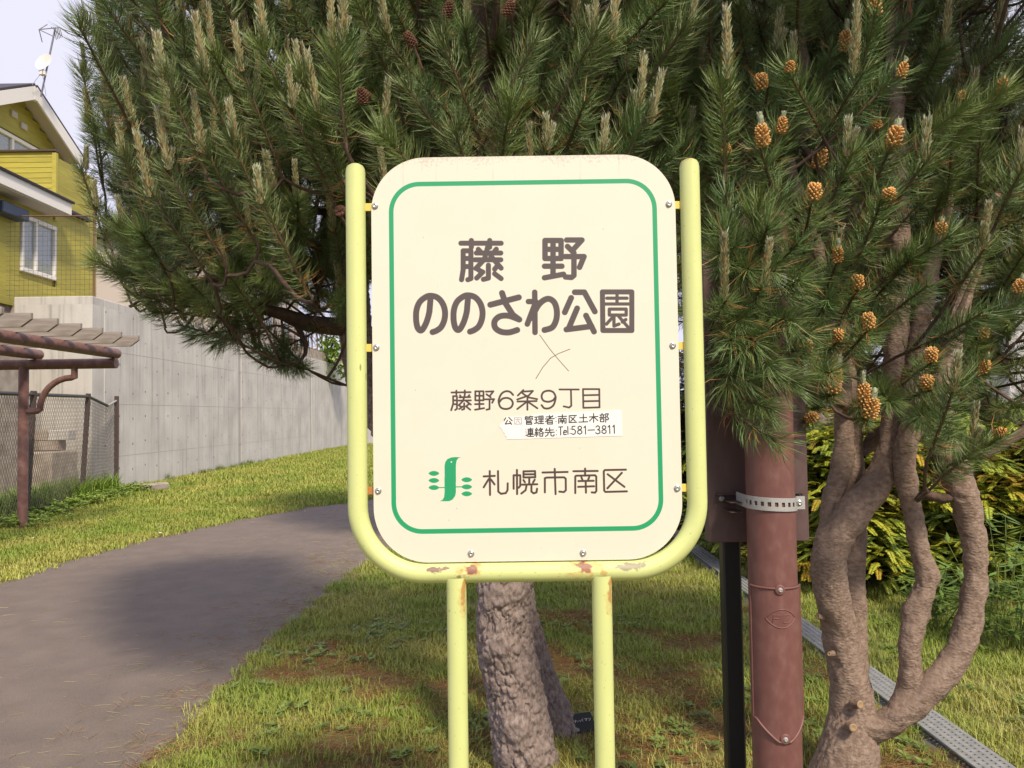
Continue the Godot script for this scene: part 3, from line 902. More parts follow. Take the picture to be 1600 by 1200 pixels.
func make_candle(sd: int, len: float) -> ArrayMesh:
	rng.seed = sd
	var mb := MB.new()
	mb.col = Color(0.26, 0.20, 0.09)
	var bend := Vector3(rng.randf_range(-0.012, 0.012), 0, rng.randf_range(-0.012, 0.012))
	var at := func(t: float): return Vector3(0, len * t, 0) + bend * (t * t)
	mb.tube(PackedVector3Array([at.call(0.0), at.call(0.3), at.call(0.7), at.call(0.95), at.call(1.0)]), PackedFloat32Array([0.007, 0.010, 0.0095, 0.006, 0.002]), 7, false)
	for k in 360:
		var t := rng.randf()
		var az := k * 2.39996
		var th: float = lerpf(0.5, 0.28, t) + rng.randf_range(-0.12, 0.18)
		var d := Vector3(sin(th) * cos(az), cos(th), sin(th) * sin(az))
		var o := Vector3(cos(az), 0, sin(az)) * lerpf(0.009, 0.0075, t)
		var g := Color(0.29, 0.32, 0.15) * rng.randf_range(0.75, 1.25)
		var tp := Color(0.48, 0.51, 0.32)
		if rng.randf() < 0.22:
			g = Color(0.30, 0.19, 0.08)
			tp = g
		elif t > 0.85:
			tp = Color(0.6, 0.62, 0.5)
		needle(mb, at.call(t * 0.97) + o, d, (d + Vector3(0, 0.15, 0)).normalized(), rng.randf_range(0.016, 0.032), 0.0017, g, tp)
	return mb.mesh()
func make_pollen(sd: int, len: float, rad: float, bud: float) -> ArrayMesh:
	rng.seed = sd
	var mb := MB.new()
	mb.col = Color(0.35, 0.22, 0.08)
	mb.tube(PackedVector3Array([Vector3.ZERO, Vector3(0, len, 0)]), PackedFloat32Array([0.006, 0.005]), 6)
	var count := 64
	for k in count:
		var t := (k + 0.5) / count
		var az := k * 2.39996
		var rr: float = rad * sqrt(maxf(0.05, 1.0 - pow(absf(t * 2.0 - 0.85) / 1.25, 2.0)))
		var d := Vector3(cos(az), 0.35 + 0.5 * (t - 0.3), sin(az)).normalized()
		var c := Vector3(0, len * t, 0) + Vector3(cos(az), 0, sin(az)) * 0.004
		var l := rr * rng.randf_range(0.85, 1.1)
		mb.col = Color(0.60, 0.28, 0.08).lerp(Color(0.70, 0.43, 0.17), rng.randf()) * rng.randf_range(0.8, 1.15)
		var x := d.cross(Vector3.UP).normalized()
		mb.lathe(Transform3D(Basis(x, d, x.cross(d)), c), [[0.0015, l * 0.2], [0.0034, l * 0.55], [0.0042, l * 0.8], [0.0026, l * 0.97], [0.0, l]], 5)
	if bud > 0.0:
		mb.col = Color(0.33, 0.37, 0.23)
		mb.lathe(Transform3D(Basis(), Vector3(0, len * 0.95, 0)), [[0.006, 0.0], [0.0095, bud * 0.3], [0.009, bud * 0.75], [0.004, bud * 0.97], [0.0, bud]], 8)
		for k in 60:
			var az := k * 2.39996
			var t := rng.randf()
			var d := Vector3(sin(0.3) * cos(az), cos(0.3), sin(0.3) * sin(az))
			needle(mb, Vector3(cos(az) * 0.008, len * 0.95 + bud * t * 0.85, sin(az) * 0.008), d, d, 0.012, 0.0015, Color(0.3, 0.34, 0.2), Color(0.5, 0.53, 0.42))
	return mb.mesh()
func make_cone() -> ArrayMesh:
	rng.seed = 5
	var mb := MB.new()
	mb.col = Color(0.06, 0.03, 0.02)
	mb.lathe(Transform3D(), [[0.0, -0.03], [0.014, -0.022], [0.018, 0.0], [0.012, 0.022], [0.0, 0.032]], 8)
	for k in 70:
		var t := (k + 0.5) / 70.0
		var az := k * 2.39996
		var y := lerpf(-0.028, 0.03, t)
		var r := 0.021 * sqrt(maxf(0.08, 1.0 - pow((t - 0.42) / 0.62, 2.0)))
		var d := Vector3(cos(az), lerpf(-0.3, 0.9, t), sin(az)).normalized()
		var x := d.cross(Vector3.UP).normalized()
		mb.col = Color(0.16, 0.075, 0.045) * rng.randf_range(0.6, 1.4)
		mb.box(Transform3D(Basis(x, d, x.cross(d)), Vector3(cos(az) * r * 0.75, y, sin(az) * r * 0.75)), Vector3(0.011, 0.014, 0.004), 0.0015)
	return mb.mesh()
func basis_to(d: Vector3, spin: float) -> Basis:       # y axis along d
	var x := d.cross(Vector3.FORWARD if absf(d.z) < 0.9 else Vector3.RIGHT).normalized()
	return Basis(x, d, x.cross(d)) * Basis(Vector3.UP, spin)

func pine_parts() -> void:
	var g := Color(0.122, 0.20, 0.062)
	for k in 4:
		shoots.append(make_shoot(100 + k, 0.27 + 0.04 * k, [0.108, 0.096, 0.112, 0.10][k], [280, 220, 300, 240][k], [g, Color(0.10, 0.18, 0.062), Color(0.145, 0.215, 0.06), Color(0.12, 0.175, 0.06)][k], [0.015, 0.05, 0.01, 0.04][k]))
	shoots.append(make_shoot(120, 0.20, 0.105, 180, g * 0.95, 0.05))      # 4: short tuft
	shoots.append(make_shoot(121, 0.42, 0.115, 330, g * 0.9, 0.06))       # 5: filling
	for k in 3:
		candles.append(make_candle(130 + k, 0.15 + 0.05 * k))
	pollens.append(make_pollen(140, 0.062, 0.026, 0.035))
	pollens.append(make_pollen(141, 0.045, 0.022, 0.0))
	pollens.append(make_pollen(142, 0.075, 0.027, 0.05))
	cone_mesh = make_cone()

# One pine's crown. limbs: dense polylines of its trunk and branches; zones: [centre, radii]; outline: polygon of the photograph the crown keeps within
func crown(th: Node3D, limbs: Array, zones: Array, outline: PackedVector2Array, count: int, sd: int, candle_p: float, pollen_p: float, given: Array, keep := 290, size := 1.0) -> void:
	rng.seed = sd
	var nodes := PackedVector3Array()
	for l in limbs:
		for k in range(0, l.size(), 2):
			nodes.append(l[k])
	var all := []        # [base, dir, scale, score, tip kind, variant]
	for q in given:
		all.append([q[0], q[1], q[2], 99.0, q[3], q[4]])
	var spots := PackedVector3Array()
	for q in given:
		spots.append(q[0] + q[1] * 0.15)
	var tries := 0
	while all.size() < count and tries < count * 60:
		tries += 1
		var z: Array = zones[tries % zones.size()]
		var u := rv() * pow(rng.randf(), 0.33)
		var p: Vector3 = z[0] + u * z[1]
		var s := seen_at(p)
		if not Geometry2D.is_point_in_polygon(s, outline):
			continue
		var far := u.length() < 0.8
		var gap := 0.25 if not far else 0.18
		var ok := true
		for w in spots:
			if absf(w.x - p.x) < gap and w.distance_squared_to(p) < gap * gap:
				ok = false
				break
		if not ok:
			continue
		spots.append(p)
		var out: Vector3 = (u * Vector3(1, 0.35, 1)).normalized()
		var d := (out * rng.randf_range(0.5, 0.95) + Vector3.UP * rng.randf_range(0.35, 0.95) + rv() * 0.25).normalized()
		var face: float = u.z * 1.6 + u.length() * 0.8
		var inside := s.x > -60 and s.x < 1660 and s.y > -80 and s.y < 900
		var kind := 0
		if inside and face > 0.8:
			var r := rng.randf()
			kind = 1 if r < candle_p else (2 if r < candle_p + pollen_p else 0)
		all.append([p - d * 0.15, d, rng.randf_range(0.72, 1.18) * size, face if inside else face - 5.0, kind, rng.randi() % 5])
	all.sort_custom(func(a, b): return a[3] > b[3])
	var twigs := MB.new()
	# twigs grow from the limbs outwards: the nearest tufts first, later ones fork off earlier twigs
	var order := []
	for q in all:
		var near := 1e9
		for w in nodes:
			near = minf(near, w.distance_squared_to(q[0]))
		order.append([near, q])
	order.sort_custom(func(a, b): return a[0] < b[0])
	for e in order:
		var q: Array = e[1]
		var aim: Vector3 = q[0] - q[1] * 0.22
		var best := 1e9
		var bn := Vector3.ZERO
		for w in nodes:
			var dd := w.distance_squared_to(aim)
			if dd < best:
				best = dd
				bn = w
		var len2: float = sqrt(best)
		var mid: Vector3 = bn.lerp(q[0], 0.5) - Vector3(0, 0.05, 0) * minf(1.0, len2) - q[1] * 0.05
		var r0 := 0.0062 + minf(0.005, 0.010 * len2)
		var cv := curve3([[bn, r0], [mid, r0 * 0.9], [q[0] - q[1] * 0.03, 0.0062], [q[0] + q[1] * 0.02, 0.006]], 0.15)
		twigs.tube(cv[0], cv[1], 5, false)
		for k in range(2, cv[0].size()):
			nodes.append(cv[0][k])
	var rest := []
	for k in all.size():
		var q: Array = all[k]
		var xf := Transform3D(basis_to(q[1], rng.randf() * TAU).scaled(Vector3.ONE * q[2]), q[0])
		var local := Transform3D(xf.basis, xf.origin - th.position)
		if k < keep and q[3] > -2.0:
			part(th, "needle_tuft", shoots[q[5]], M.needle, local)
			var len: float = [0.27, 0.31, 0.35, 0.39, 0.20, 0.42][q[5]] * q[2]
			var tip: Vector3 = local.origin + q[1] * (len - 0.01)
			var up: Vector3 = (Vector3.UP + q[1] * 0.35 + rv() * 0.08).normalized()
			if q[4] == 1:
				part(th, "candle", candles[rng.randi() % 3], M.candle, Transform3D(basis_to(up, rng.randf() * TAU).scaled(Vector3.ONE * rng.randf_range(0.75, 1.1)), tip))
				if rng.randf() < 0.35:
					part(th, "candle", candles[0], M.candle, Transform3D(basis_to((up + rv() * 0.35).normalized(), 0).scaled(Vector3.ONE * 0.6), tip))
			elif q[4] == 2:
				part(th, "pollen_cone", pollens[rng.randi() % 3], M.candle, Transform3D(basis_to((up + rv() * 0.2).normalized(), rng.randf() * TAU).scaled(Vector3(1, rng.randf_range(0.75, 1.2), 1) * rng.randf_range(0.65, 1.1)), tip + q[1] * rng.randf_range(-0.015, 0.015)))
		else:
			rest.append(xf)
	wpart(th, "twigs", twigs, M.branch).set_meta("kind", "stuff")
	if rest:
		many(th, "foliage", shoots[5], M.needle, rest)

func limb(th: Node3D, pts: Array, sides := 10) -> PackedVector3Array:
	var cr := curve3(pts, 0.1)
	var mb := MB.new()
	mb.tube(cr[0], cr[1], sides, true)
	wpart(th, "branch", mb, M.branch)
	return cr[0]
func radial_limbs(th: Node3D, trunk: PackedVector3Array, z: Array, n: int, sd: int, ymin: float) -> Array:
	rng.seed = sd
	var res := []
	for k in n:
		var a := k * 2.39996 + rng.randf_range(-0.4, 0.4)
		var y := lerpf(ymin, z[0].y + z[1].y * 0.75, (k + 0.5) / n)
		var s := trunk[0]
		for w in trunk:
			if absf(w.y - y) < absf(s.y - y):
				s = w
		var reach := sqrt(maxf(0.1, 1.0 - pow((s.y + 0.3 - z[0].y) / z[1].y, 2.0))) * 0.78
		var e := Vector3(z[0].x + cos(a) * z[1].x * reach, s.y + rng.randf_range(0.15, 0.5), z[0].z + sin(a) * z[1].z * reach)
		res.append(limb(th, [[s, 0.030], [s.lerp(e, 0.35) - Vector3(0, 0.05, 0), 0.022], [s.lerp(e, 0.7), 0.015], [e + Vector3(0, 0.08, 0), 0.008]], 7))
	return res
func poly2(a: Array) -> PackedVector2Array:
	var r := PackedVector2Array()
	for q in a:
		r.append(Vector2(q[0], q[1]))
	return r
func trunk_rows(a: Array) -> Array:                  # [px, py, depth, radius] rows to trunk points
	return a.map(func(q): return [P(q[0], q[1], q[2]), q[3]])
# a tuft whose tip is seen at (px, py), leaning by (lx, ly) in the picture and lz towards the camera
func tuft(px: float, py: float, d: float, lx: float, ly: float, lz: float, kind: int, variant := 4, sc := 1.0) -> Array:
	var dir := Vector3(lx, ly, lz).normalized()
	var len: float = [0.27, 0.31, 0.35, 0.39, 0.20, 0.42][variant] * sc
	return [P(px, py, d) - dir * len, dir, sc, kind, variant]

func pines() -> void:
	pine_parts()
	cellb = noise(1.0, 11, FastNoiseLite.TYPE_CELLULAR, 1)
	cellb.cellular_distance_function = FastNoiseLite.DISTANCE_EUCLIDEAN
	lump = noise(1.0, 12, FastNoiseLite.TYPE_SIMPLEX_SMOOTH, 2)
	# ---- the straight pine right behind the park sign
	var base := G(820, 1200)
	var th := thing("pine_tree", "pine with thick knotty scaly trunk standing right behind the park sign", "tree", base)
	var tp := trunk_rows([[826, 1250, 3.5, 0.15], [822, 1195, 3.5, 0.138], [806, 1090, 3.5, 0.127], [788, 990, 3.5, 0.122], [790, 900, 3.5, 0.118], [800, 700, 3.45, 0.105], [790, 450, 3.4, 0.09], [765, 200, 3.35, 0.075], [750, 0, 3.3, 0.06], [745, -330, 3.3, 0.03]])
	var knots := []
	for q in [[778, 932, 0.055, 0.016], [752, 945, 0.04, 0.012], [806, 930, 0.035, 0.012], [814, 968, 0.022, 0.018], [783, 1008, 0.055, 0.02], [757, 1022, 0.034, 0.016], [806, 1138, 0.065, 0.022], [840, 1190, 0.03, 0.012], [790, 1185, 0.03, 0.012]]:
		knots.append([P(q[0], q[1], 3.385), q[2], q[3]])
	var cr := curve3(tp, 0.1)
	wpart(th, "trunk", skin(tp.slice(0, 6), 170, 0.0065, bark_disp(0.014, 22.0, 13.0, knots)), M.bark)
	var up := MB.new()
	var cu := curve3(tp.slice(5), 0.08)
	up.tube(cu[0], cu[1], 20, true)
	wpart(th, "upper_trunk", up, M.branch)
	var zc := [[Vector3(-0.02, 3.05, -3.6), Vector3(1.08, 1.38, 0.86)]]
	var limbs := [cr[0]]
	limbs.append_array(radial_limbs(th, cr[0], zc[0], 15, 201, 2.05))
	var given := []
	for q in [[520, 70, 2.67, -0.1, 1, 0.2, 1, 2], [535, 60, 2.72, 0.1, 1, 0.3, 1, 1], [930, 45, 2.62, 0.5, 0.9, 0.4, 1, 3], [958, 60, 2.67, 0.6, 0.7, 0.3, 1, 2], [1018, 190, 2.67, 0.55, 0.85, 0.25, 1, 1], [1000, 180, 2.72, 0.5, 0.8, 0.2, 1, 0], [855, 230, 2.62, 0.1, 1, 0.5, 1, 4], [942, 240, 2.57, 0.2, 1, 0.3, 1, 4], [915, 150, 2.62, 0.3, 0.7, 0.7, 0, 4], [640, 130, 2.57, -0.5, 0.7, 0.5, 0, 3], [700, 60, 2.52, -0.3, 0.9, 0.5, 0, 3], [830, 60, 2.52, 0.5, 0.9, 0.4, 0, 3], [790, 150, 2.52, 0.1, 0.8, 0.7, 0, 2], [720, 200, 2.57, -0.2, 0.9, 0.6, 0, 3], [600, 200, 2.62, -0.6, 0.7, 0.3, 0, 2]]:
		given.append(tuft(q[0], q[1], q[2], q[3], q[4], q[5], q[6], q[7]))
	crown(th, limbs, zc, poly2([[470, -500], [500, 250], [570, 330], [1060, 350], [1070, -500]]), 520, 211, 0.35, 0.0, given)
	for q in [[641, 62, 2.62], [566, 150, 2.68], [795, 14, 2.55], [700, 15, 2.62], [1035, 330, 2.8]]:
		part(th, "pine_cone", cone_mesh, M.wood, Transform3D(basis_to(Vector3(rng.randf_range(-0.8, 0.8), 0.6, 0.25).normalized(), rng.randf() * 3.0).scaled(Vector3.ONE * 0.85), P(q[0], q[1], q[2]) - base))
	# ---- the leaning pine whose crown fills the upper left
	base = G(895, 1140)
	th = thing("pine_tree", "leaning pine with a wide crown of upright pale candles left of the park sign", "tree", base)
	tp = trunk_rows([[902, 1195, 3.85, 0.14], [868, 1130, 3.9, 0.10], [836, 1040, 3.95, 0.084], [814, 950, 4.0, 0.077], [796, 860, 4.05, 0.082], [735, 780, 4.15, 0.10], [645, 705, 4.3, 0.098], [580, 630, 4.35, 0.095], [558, 540, 4.4, 0.09], [550, 430, 4.4, 0.085], [525, 300, 4.4, 0.07], [490, 100, 4.4, 0.055], [470, -250, 4.4, 0.03]])
	cr = curve3(tp, 0.1)
	var kn := []
	for q in [[848, 1042, 0.02, 0.015], [862, 1110, 0.03, 0.012], [830, 945, 0.02, 0.014]]:
		kn.append([P(q[0], q[1], 3.86), q[2], q[3]])
	wpart(th, "trunk", skin(tp.slice(0, 11), 120, 0.011, bark_disp(0.014, 22.0, 12.0, kn)), M.bark)
	up = MB.new()
	cu = curve3(tp.slice(10), 0.08)
	up.tube(cu[0], cu[1], 16, true)
	wpart(th, "upper_trunk", up, M.branch)
	var zl := [[Vector3(-1.02, 3.2, -4.3), Vector3(1.62, 1.75, 1.3)], [Vector3(-1.02, 3.2, -4.3), Vector3(1.62, 1.75, 1.3)], [Vector3(-1.9, 2.5, -4.0), Vector3(0.65, 0.65, 0.6)]]
	limbs = [cr[0]]
	limbs.append_array(radial_limbs(th, cr[0], zl[0], 20, 202, 2.25))
	limbs.append(limb(th, trunk_rows([[548, 512, 4.4, 0.055], [480, 505, 4.2, 0.045], [440, 490, 4.1, 0.034], [395, 482, 4.0, 0.022], [330, 478, 3.9, 0.015], [285, 470, 3.8, 0.01]])))
	limbs.append(limb(th, trunk_rows([[460, 500, 4.15, 0.02], [478, 540, 4.1, 0.013], [472, 560, 4.05, 0.01], [455, 572, 4.0, 0.008]]), 6))
	limbs.append(limb(th, trunk_rows([[430, 488, 4.08, 0.02], [380, 470, 4.0, 0.016], [350, 495, 3.95, 0.012], [325, 520, 3.9, 0.009]]), 6))
	limbs.append(limb(th, trunk_rows([[500, 420, 4.3, 0.03], [400, 425, 4.0, 0.022], [300, 440, 3.8, 0.016], [210, 440, 3.7, 0.01]])))
	given = []
	# lower drooping tufts against the concrete
	for q in [[300, 520, 3.85, -0.9, -0.1, 0.3, 0, 3], [285, 500, 3.8, -0.9, 0.4, 0.2, 1, 1], [340, 540, 3.9, -0.4, -0.5, 0.4, 0, 2], [372, 530, 3.95, 0.2, -0.6, 0.4, 0, 4], [398, 545, 4.0, -0.7, 0.3, 0.3, 1, 0], [420, 560, 4.0, -0.5, -0.4, 0.5, 0, 3], [450, 575, 4.0, 0.2, -0.5, 0.5, 0, 3], [475, 570, 4.05, 0.5, -0.1, 0.4, 0, 2], [395, 500, 4.0, -0.6, 0.6, 0.3, 0, 2], [330, 460, 3.85, -0.4, 0.8, 0.3, 1, 1], [358, 440, 3.9, -0.4, 0.9, 0.2, 1, 2],
			[172, 420, 3.7, -0.9, 0.3, 0.2, 0, 3], [150, 400, 3.7, -0.8, 0.5, 0.2, 0, 2], [210, 455, 3.7, -0.7, 0.2, 0.4, 0, 3], [240, 480, 3.75, -0.7, 0.1, 0.4, 0, 3], [190, 350, 3.6, -0.4, 0.9, 0.2, 1, 2], [225, 400, 3.6, -0.6, 0.6, 0.4, 0, 3], [262, 440, 3.65, -0.6, 0.5, 0.5, 0, 2],
			[252, 115, 2.92, -0.35, 0.9, 0.2, 1, 3], [318, 110, 2.92, -0.3, 0.9, 0.3, 1, 3], [375, 108, 2.92, -0.3, 0.9, 0.3, 1, 3], [412, 60, 2.92, -0.3, 0.9, 0.2, 1, 2], [455, 165, 2.87, -0.3, 0.8, 0.4, 1, 3], [405, 315, 2.87, -0.35, 0.8, 0.4, 1, 3], [366, 215, 2.92, -0.3, 0.9, 0.3, 1, 3], [262, 262, 3.02, -0.4, 0.8, 0.3, 1, 3], [312, 235, 2.97, -0.4, 0.8, 0.4, 1, 3], [495, 175, 2.92, -0.25, 0.9, 0.4, 1, 2], [467, 110, 2.92, -0.3, 0.9, 0.3, 1, 2], [232, 305, 3.12, -0.5, 0.8, 0.3, 1, 3],
			[132, 110, 3.9, -0.15, 1, 0.1, 1, 2], [136, 190, 3.9, -0.2, 1, 0.1, 1, 2], [134, 262, 3.85, -0.2, 1, 0.1, 1, 3], [150, 320, 3.8, -0.3, 1, 0.1, 1, 3], [158, 70, 3.9, -0.1, 1, 0.1, 1, 2], [178, 100, 3.7, -0.2, 1, 0.2, 1, 2], [205, 75, 3.6, -0.2, 1, 0.2, 1, 3], [225, 140, 3.5, -0.3, 1, 0.2, 1, 3], [165, 180, 3.6, -0.3, 1, 0.2, 1, 3], [190, 240, 3.5, -0.3, 1, 0.2, 1, 3]]:
		given.append(tuft(q[0], q[1], q[2], q[3], q[4], q[5], q[6], q[7]))
	crown(th, limbs, zl, poly2([[168, -700], [165, 130], [178, 270], [195, 350], [190, 390], [190, 445], [250, 480], [300, 470], [400, 470], [540, 480], [600, 330], [600, -700]]), 720, 212, 0.75, 0.0, given)
	for q in [[680, 300, 3.2], [533, 330, 3.0], [568, 148, 3.0]]:
		part(th, "pine_cone", cone_mesh, M.wood, Transform3D(basis_to(rv(), 0), P(q[0], q[1], q[2]) - base))
	# ---- the many-stemmed pine on the right
	base = G(1315, 1235)
	th = thing("pine_tree", "many-stemmed pine with smooth curved grey-brown stems and orange pollen cones beside the brown pole", "tree", base)
	var bumps := []
	for q in [[1282, 962, 3.2, 0.035, 0.014], [1305, 968, 3.17, 0.03, 0.010], [1462, 903, 3.19, 0.03, 0.016], [1418, 948, 3.2, 0.028, 0.012], [1452, 962, 3.2, 0.022, 0.012], [1345, 1075, 3.17, 0.05, 0.012], [1300, 1050, 3.17, 0.04, 0.012], [1535, 905, 3.18, 0.03, 0.008], [1500, 975, 3.13, 0.04, 0.008], [1505, 770, 3.16, 0.05, 0.014], [1388, 700, 3.25, 0.04, 0.014], [1330, 830, 3.17, 0.05, 0.010], [1422, 735, 3.17, 0.03, 0.01]]:
		bumps.append([P(q[0], q[1], q[2]), q[3], q[4]])
	var sm := func(p: Vector3, dd: Vector3, r: float) -> float:
		var ring := lump.get_noise_3d(p.x * 9.0, p.y * 34.0, p.z * 9.0)
		var flake := smoothstep(0.15, 0.5, lump.get_noise_3d(p.x * 7.0 + 40.0, p.y * 5.0, p.z * 7.0))
		var h := 0.0035 * ring + 0.011 * lump.get_noise_3d(p.x * 9.0, p.y * 8.0, p.z * 9.0) + 0.0015 * lump.get_noise_3d(p.x * 60.0, p.y * 60.0, p.z * 60.0)
		for k in bumps:
			var e := p.distance_to(k[0]) / float(k[1])
			if e < 2.5:
				h += float(k[2]) * (exp(-e * e) + 0.25 * cos(e * 8.0) * exp(-e))
		return h + 0.008 * flake * (smoothstep(-1.0, -0.8, cellb.get_noise_3d(p.x * 42.0, p.y * 24.0, p.z * 42.0)) - 0.8)
	var rough := bark_disp(0.006, 30.0, 26.0, [])
	var d := 3.25
	var stem := func(rows: Array, dis: Callable, sides: int, called := "stem"):
		var t := trunk_rows(rows)
		wpart(th, called, skin(t, sides, 0.016, dis), M.bark_smooth)
		return curve3(t, 0.1)[0]
	limbs = []
	limbs.append(stem.call([[1310, 1320, d - 0.05, 0.20], [1316, 1245, d, 0.155], [1326, 1180, d, 0.118], [1332, 1120, d + 0.02, 0.092], [1332, 1075, d + 0.03, 0.080]], rough, 130, "trunk"))
	limbs.append(stem.call([[1332, 1130, d + 0.02, 0.086], [1324, 1050, d + 0.03, 0.074], [1312, 985, d + 0.03, 0.070], [1302, 940, d, 0.068], [1295, 890, d - 0.02, 0.068], [1304, 838, d - 0.02, 0.066], [1338, 795, d, 0.066], [1375, 748, d + 0.03, 0.060], [1394, 690, d + 0.05, 0.052], [1400, 590, d + 0.05, 0.047], [1402, 470, d + 0.03, 0.048], [1405, 380, d, 0.044], [1400, 200, d, 0.035], [1390, -100, d, 0.02]], sm, 44))
	limbs.append(stem.call([[1335, 1090, d + 0.08, 0.07], [1336, 990, d + 0.12, 0.046], [1336, 900, d + 0.16, 0.042], [1336, 820, d + 0.2, 0.052], [1332, 740, d + 0.2, 0.054], [1326, 640, d + 0.2, 0.05], [1300, 450, d + 0.2, 0.045], [1260, 150, d + 0.2, 0.03], [1240, -100, d + 0.2, 0.015]], sm, 32))
	limbs.append(stem.call([[1298, 850, d + 0.03, 0.056], [1300, 790, d + 0.06, 0.044], [1316, 720, d + 0.08, 0.042], [1318, 640, d + 0.1, 0.04], [1290, 450, d + 0.1, 0.035], [1230, 250, d, 0.02]], sm, 28))
	limbs.append(stem.call([[1345, 710, d + 0.2, 0.03], [1362, 690, d + 0.2, 0.028], [1385, 670, d + 0.15, 0.028]], sm, 16))
	limbs.append(stem.call([[1335, 1135, d, 0.08], [1375, 1134, d - 0.04, 0.056], [1406, 1116, d - 0.06, 0.052], [1422, 1070, d - 0.06, 0.045], [1420, 1010, d - 0.06, 0.041], [1432, 955, d - 0.05, 0.044], [1446, 905, d - 0.05, 0.043], [1438, 860, d - 0.05, 0.038], [1424, 790, d - 0.04, 0.040], [1414, 720, d - 0.04, 0.043], [1425, 640, d - 0.03, 0.042], [1440, 500, d, 0.035], [1480, 300, d, 0.025]], sm, 32))
	limbs.append(stem.call([[1380, 1133, d - 0.05, 0.04], [1412, 1112, d - 0.07, 0.052], [1450, 1078, d - 0.08, 0.056], [1497, 1020, d - 0.08, 0.052], [1520, 940, d - 0.07, 0.047], [1522, 865, d - 0.06, 0.045], [1508, 780, d - 0.04, 0.055], [1490, 730, d - 0.03, 0.06], [1470, 640, d, 0.045], [1500, 480, d, 0.035], [1560, 300, d, 0.025]], sm, 36))
	# cut stubs: pale wood ends
	for q in [[1344, 1101, 0.016, 0.3, 3.155], [1333, 1137, 0.016, 0.0, 3.140], [1417, 1075, 0.006, 0.2, 3.170], [1296, 1022, 0.009, -0.8, 3.200], [1279, 963, 0.013, -1.2, 3.230], [1461, 905, 0.012, 1.4, 3.230], [1453, 965, 0.010, 1.3, 3.230], [1398, 690, 0.014, 0.3, 3.280]]:
		var c := P(q[0], q[1], q[4])
		var dir := Vector3(sin(q[3]), 0.15, cos(q[3])).normalized()
		var mb := MB.new()
		mb.col = Color(0.9, 0.85, 0.8)
		mb.lathe(Transform3D(basis_to(dir, 0), c - dir * 0.03), [[q[2] * 1.4, 0.0], [q[2] * 1.12, 0.02], [q[2], 0.032]], 16)
		var st := wpart(th, "branch_stub", mb, M.bark_smooth)
		mb = MB.new()
		mb.col = Color(0.30, 0.235, 0.165)
		mb.lathe(Transform3D(basis_to(dir, 0), c - dir * 0.03), [[q[2] * 0.98, 0.0315], [q[2] * 0.72, 0.034]], 16)
		mb.col = Color(0.33, 0.215, 0.115)
		mb.lathe(Transform3D(basis_to(dir, 0), c - dir * 0.03), [[q[2] * 0.72, 0.034], [q[2] * 0.3, 0.0325], [0.0, 0.031]], 16)
		wpart(st, "cut_face", mb, M.wood)
	var zr := [[Vector3(1.7, 2.85, -3.75), Vector3(1.4, 1.45, 0.82)], [Vector3(1.2, 2.6, -3.6), Vector3(0.85, 1.1, 0.65)], [Vector3(2.25, 2.35, -3.7), Vector3(0.8, 1.0, 0.7)], [Vector3(1.85, 3.95, -2.75), Vector3(1.4, 0.52, 0.75)]]
	limbs.append_array(radial_limbs(th, limbs[1], zr[0], 12, 203, 2.0))
	limbs.append(limb(th, trunk_rows([[1440, 770, 3.25, 0.022], [1475, 780, 3.2, 0.02], [1500, 772, 3.2, 0.018]]), 7))
	limbs.append(limb(th, trunk_rows([[1640, 650, 3.2, 0.03], [1590, 680, 3.2, 0.022], [1560, 700, 3.15, 0.015], [1530, 715, 3.1, 0.01]]), 7))
	limbs.append(limb(th, trunk_rows([[1300, 440, 3.4, 0.025], [1260, 430, 2.9, 0.018], [1220, 400, 2.5, 0.012], [1190, 360, 2.45, 0.008]]), 7))
	limbs.append(limb(th, trunk_rows([[1330, 640, 3.3, 0.02], [1250, 600, 2.9, 0.016], [1190, 590, 2.5, 0.011], [1150, 560, 2.42, 0.008]]), 7))
	given = []
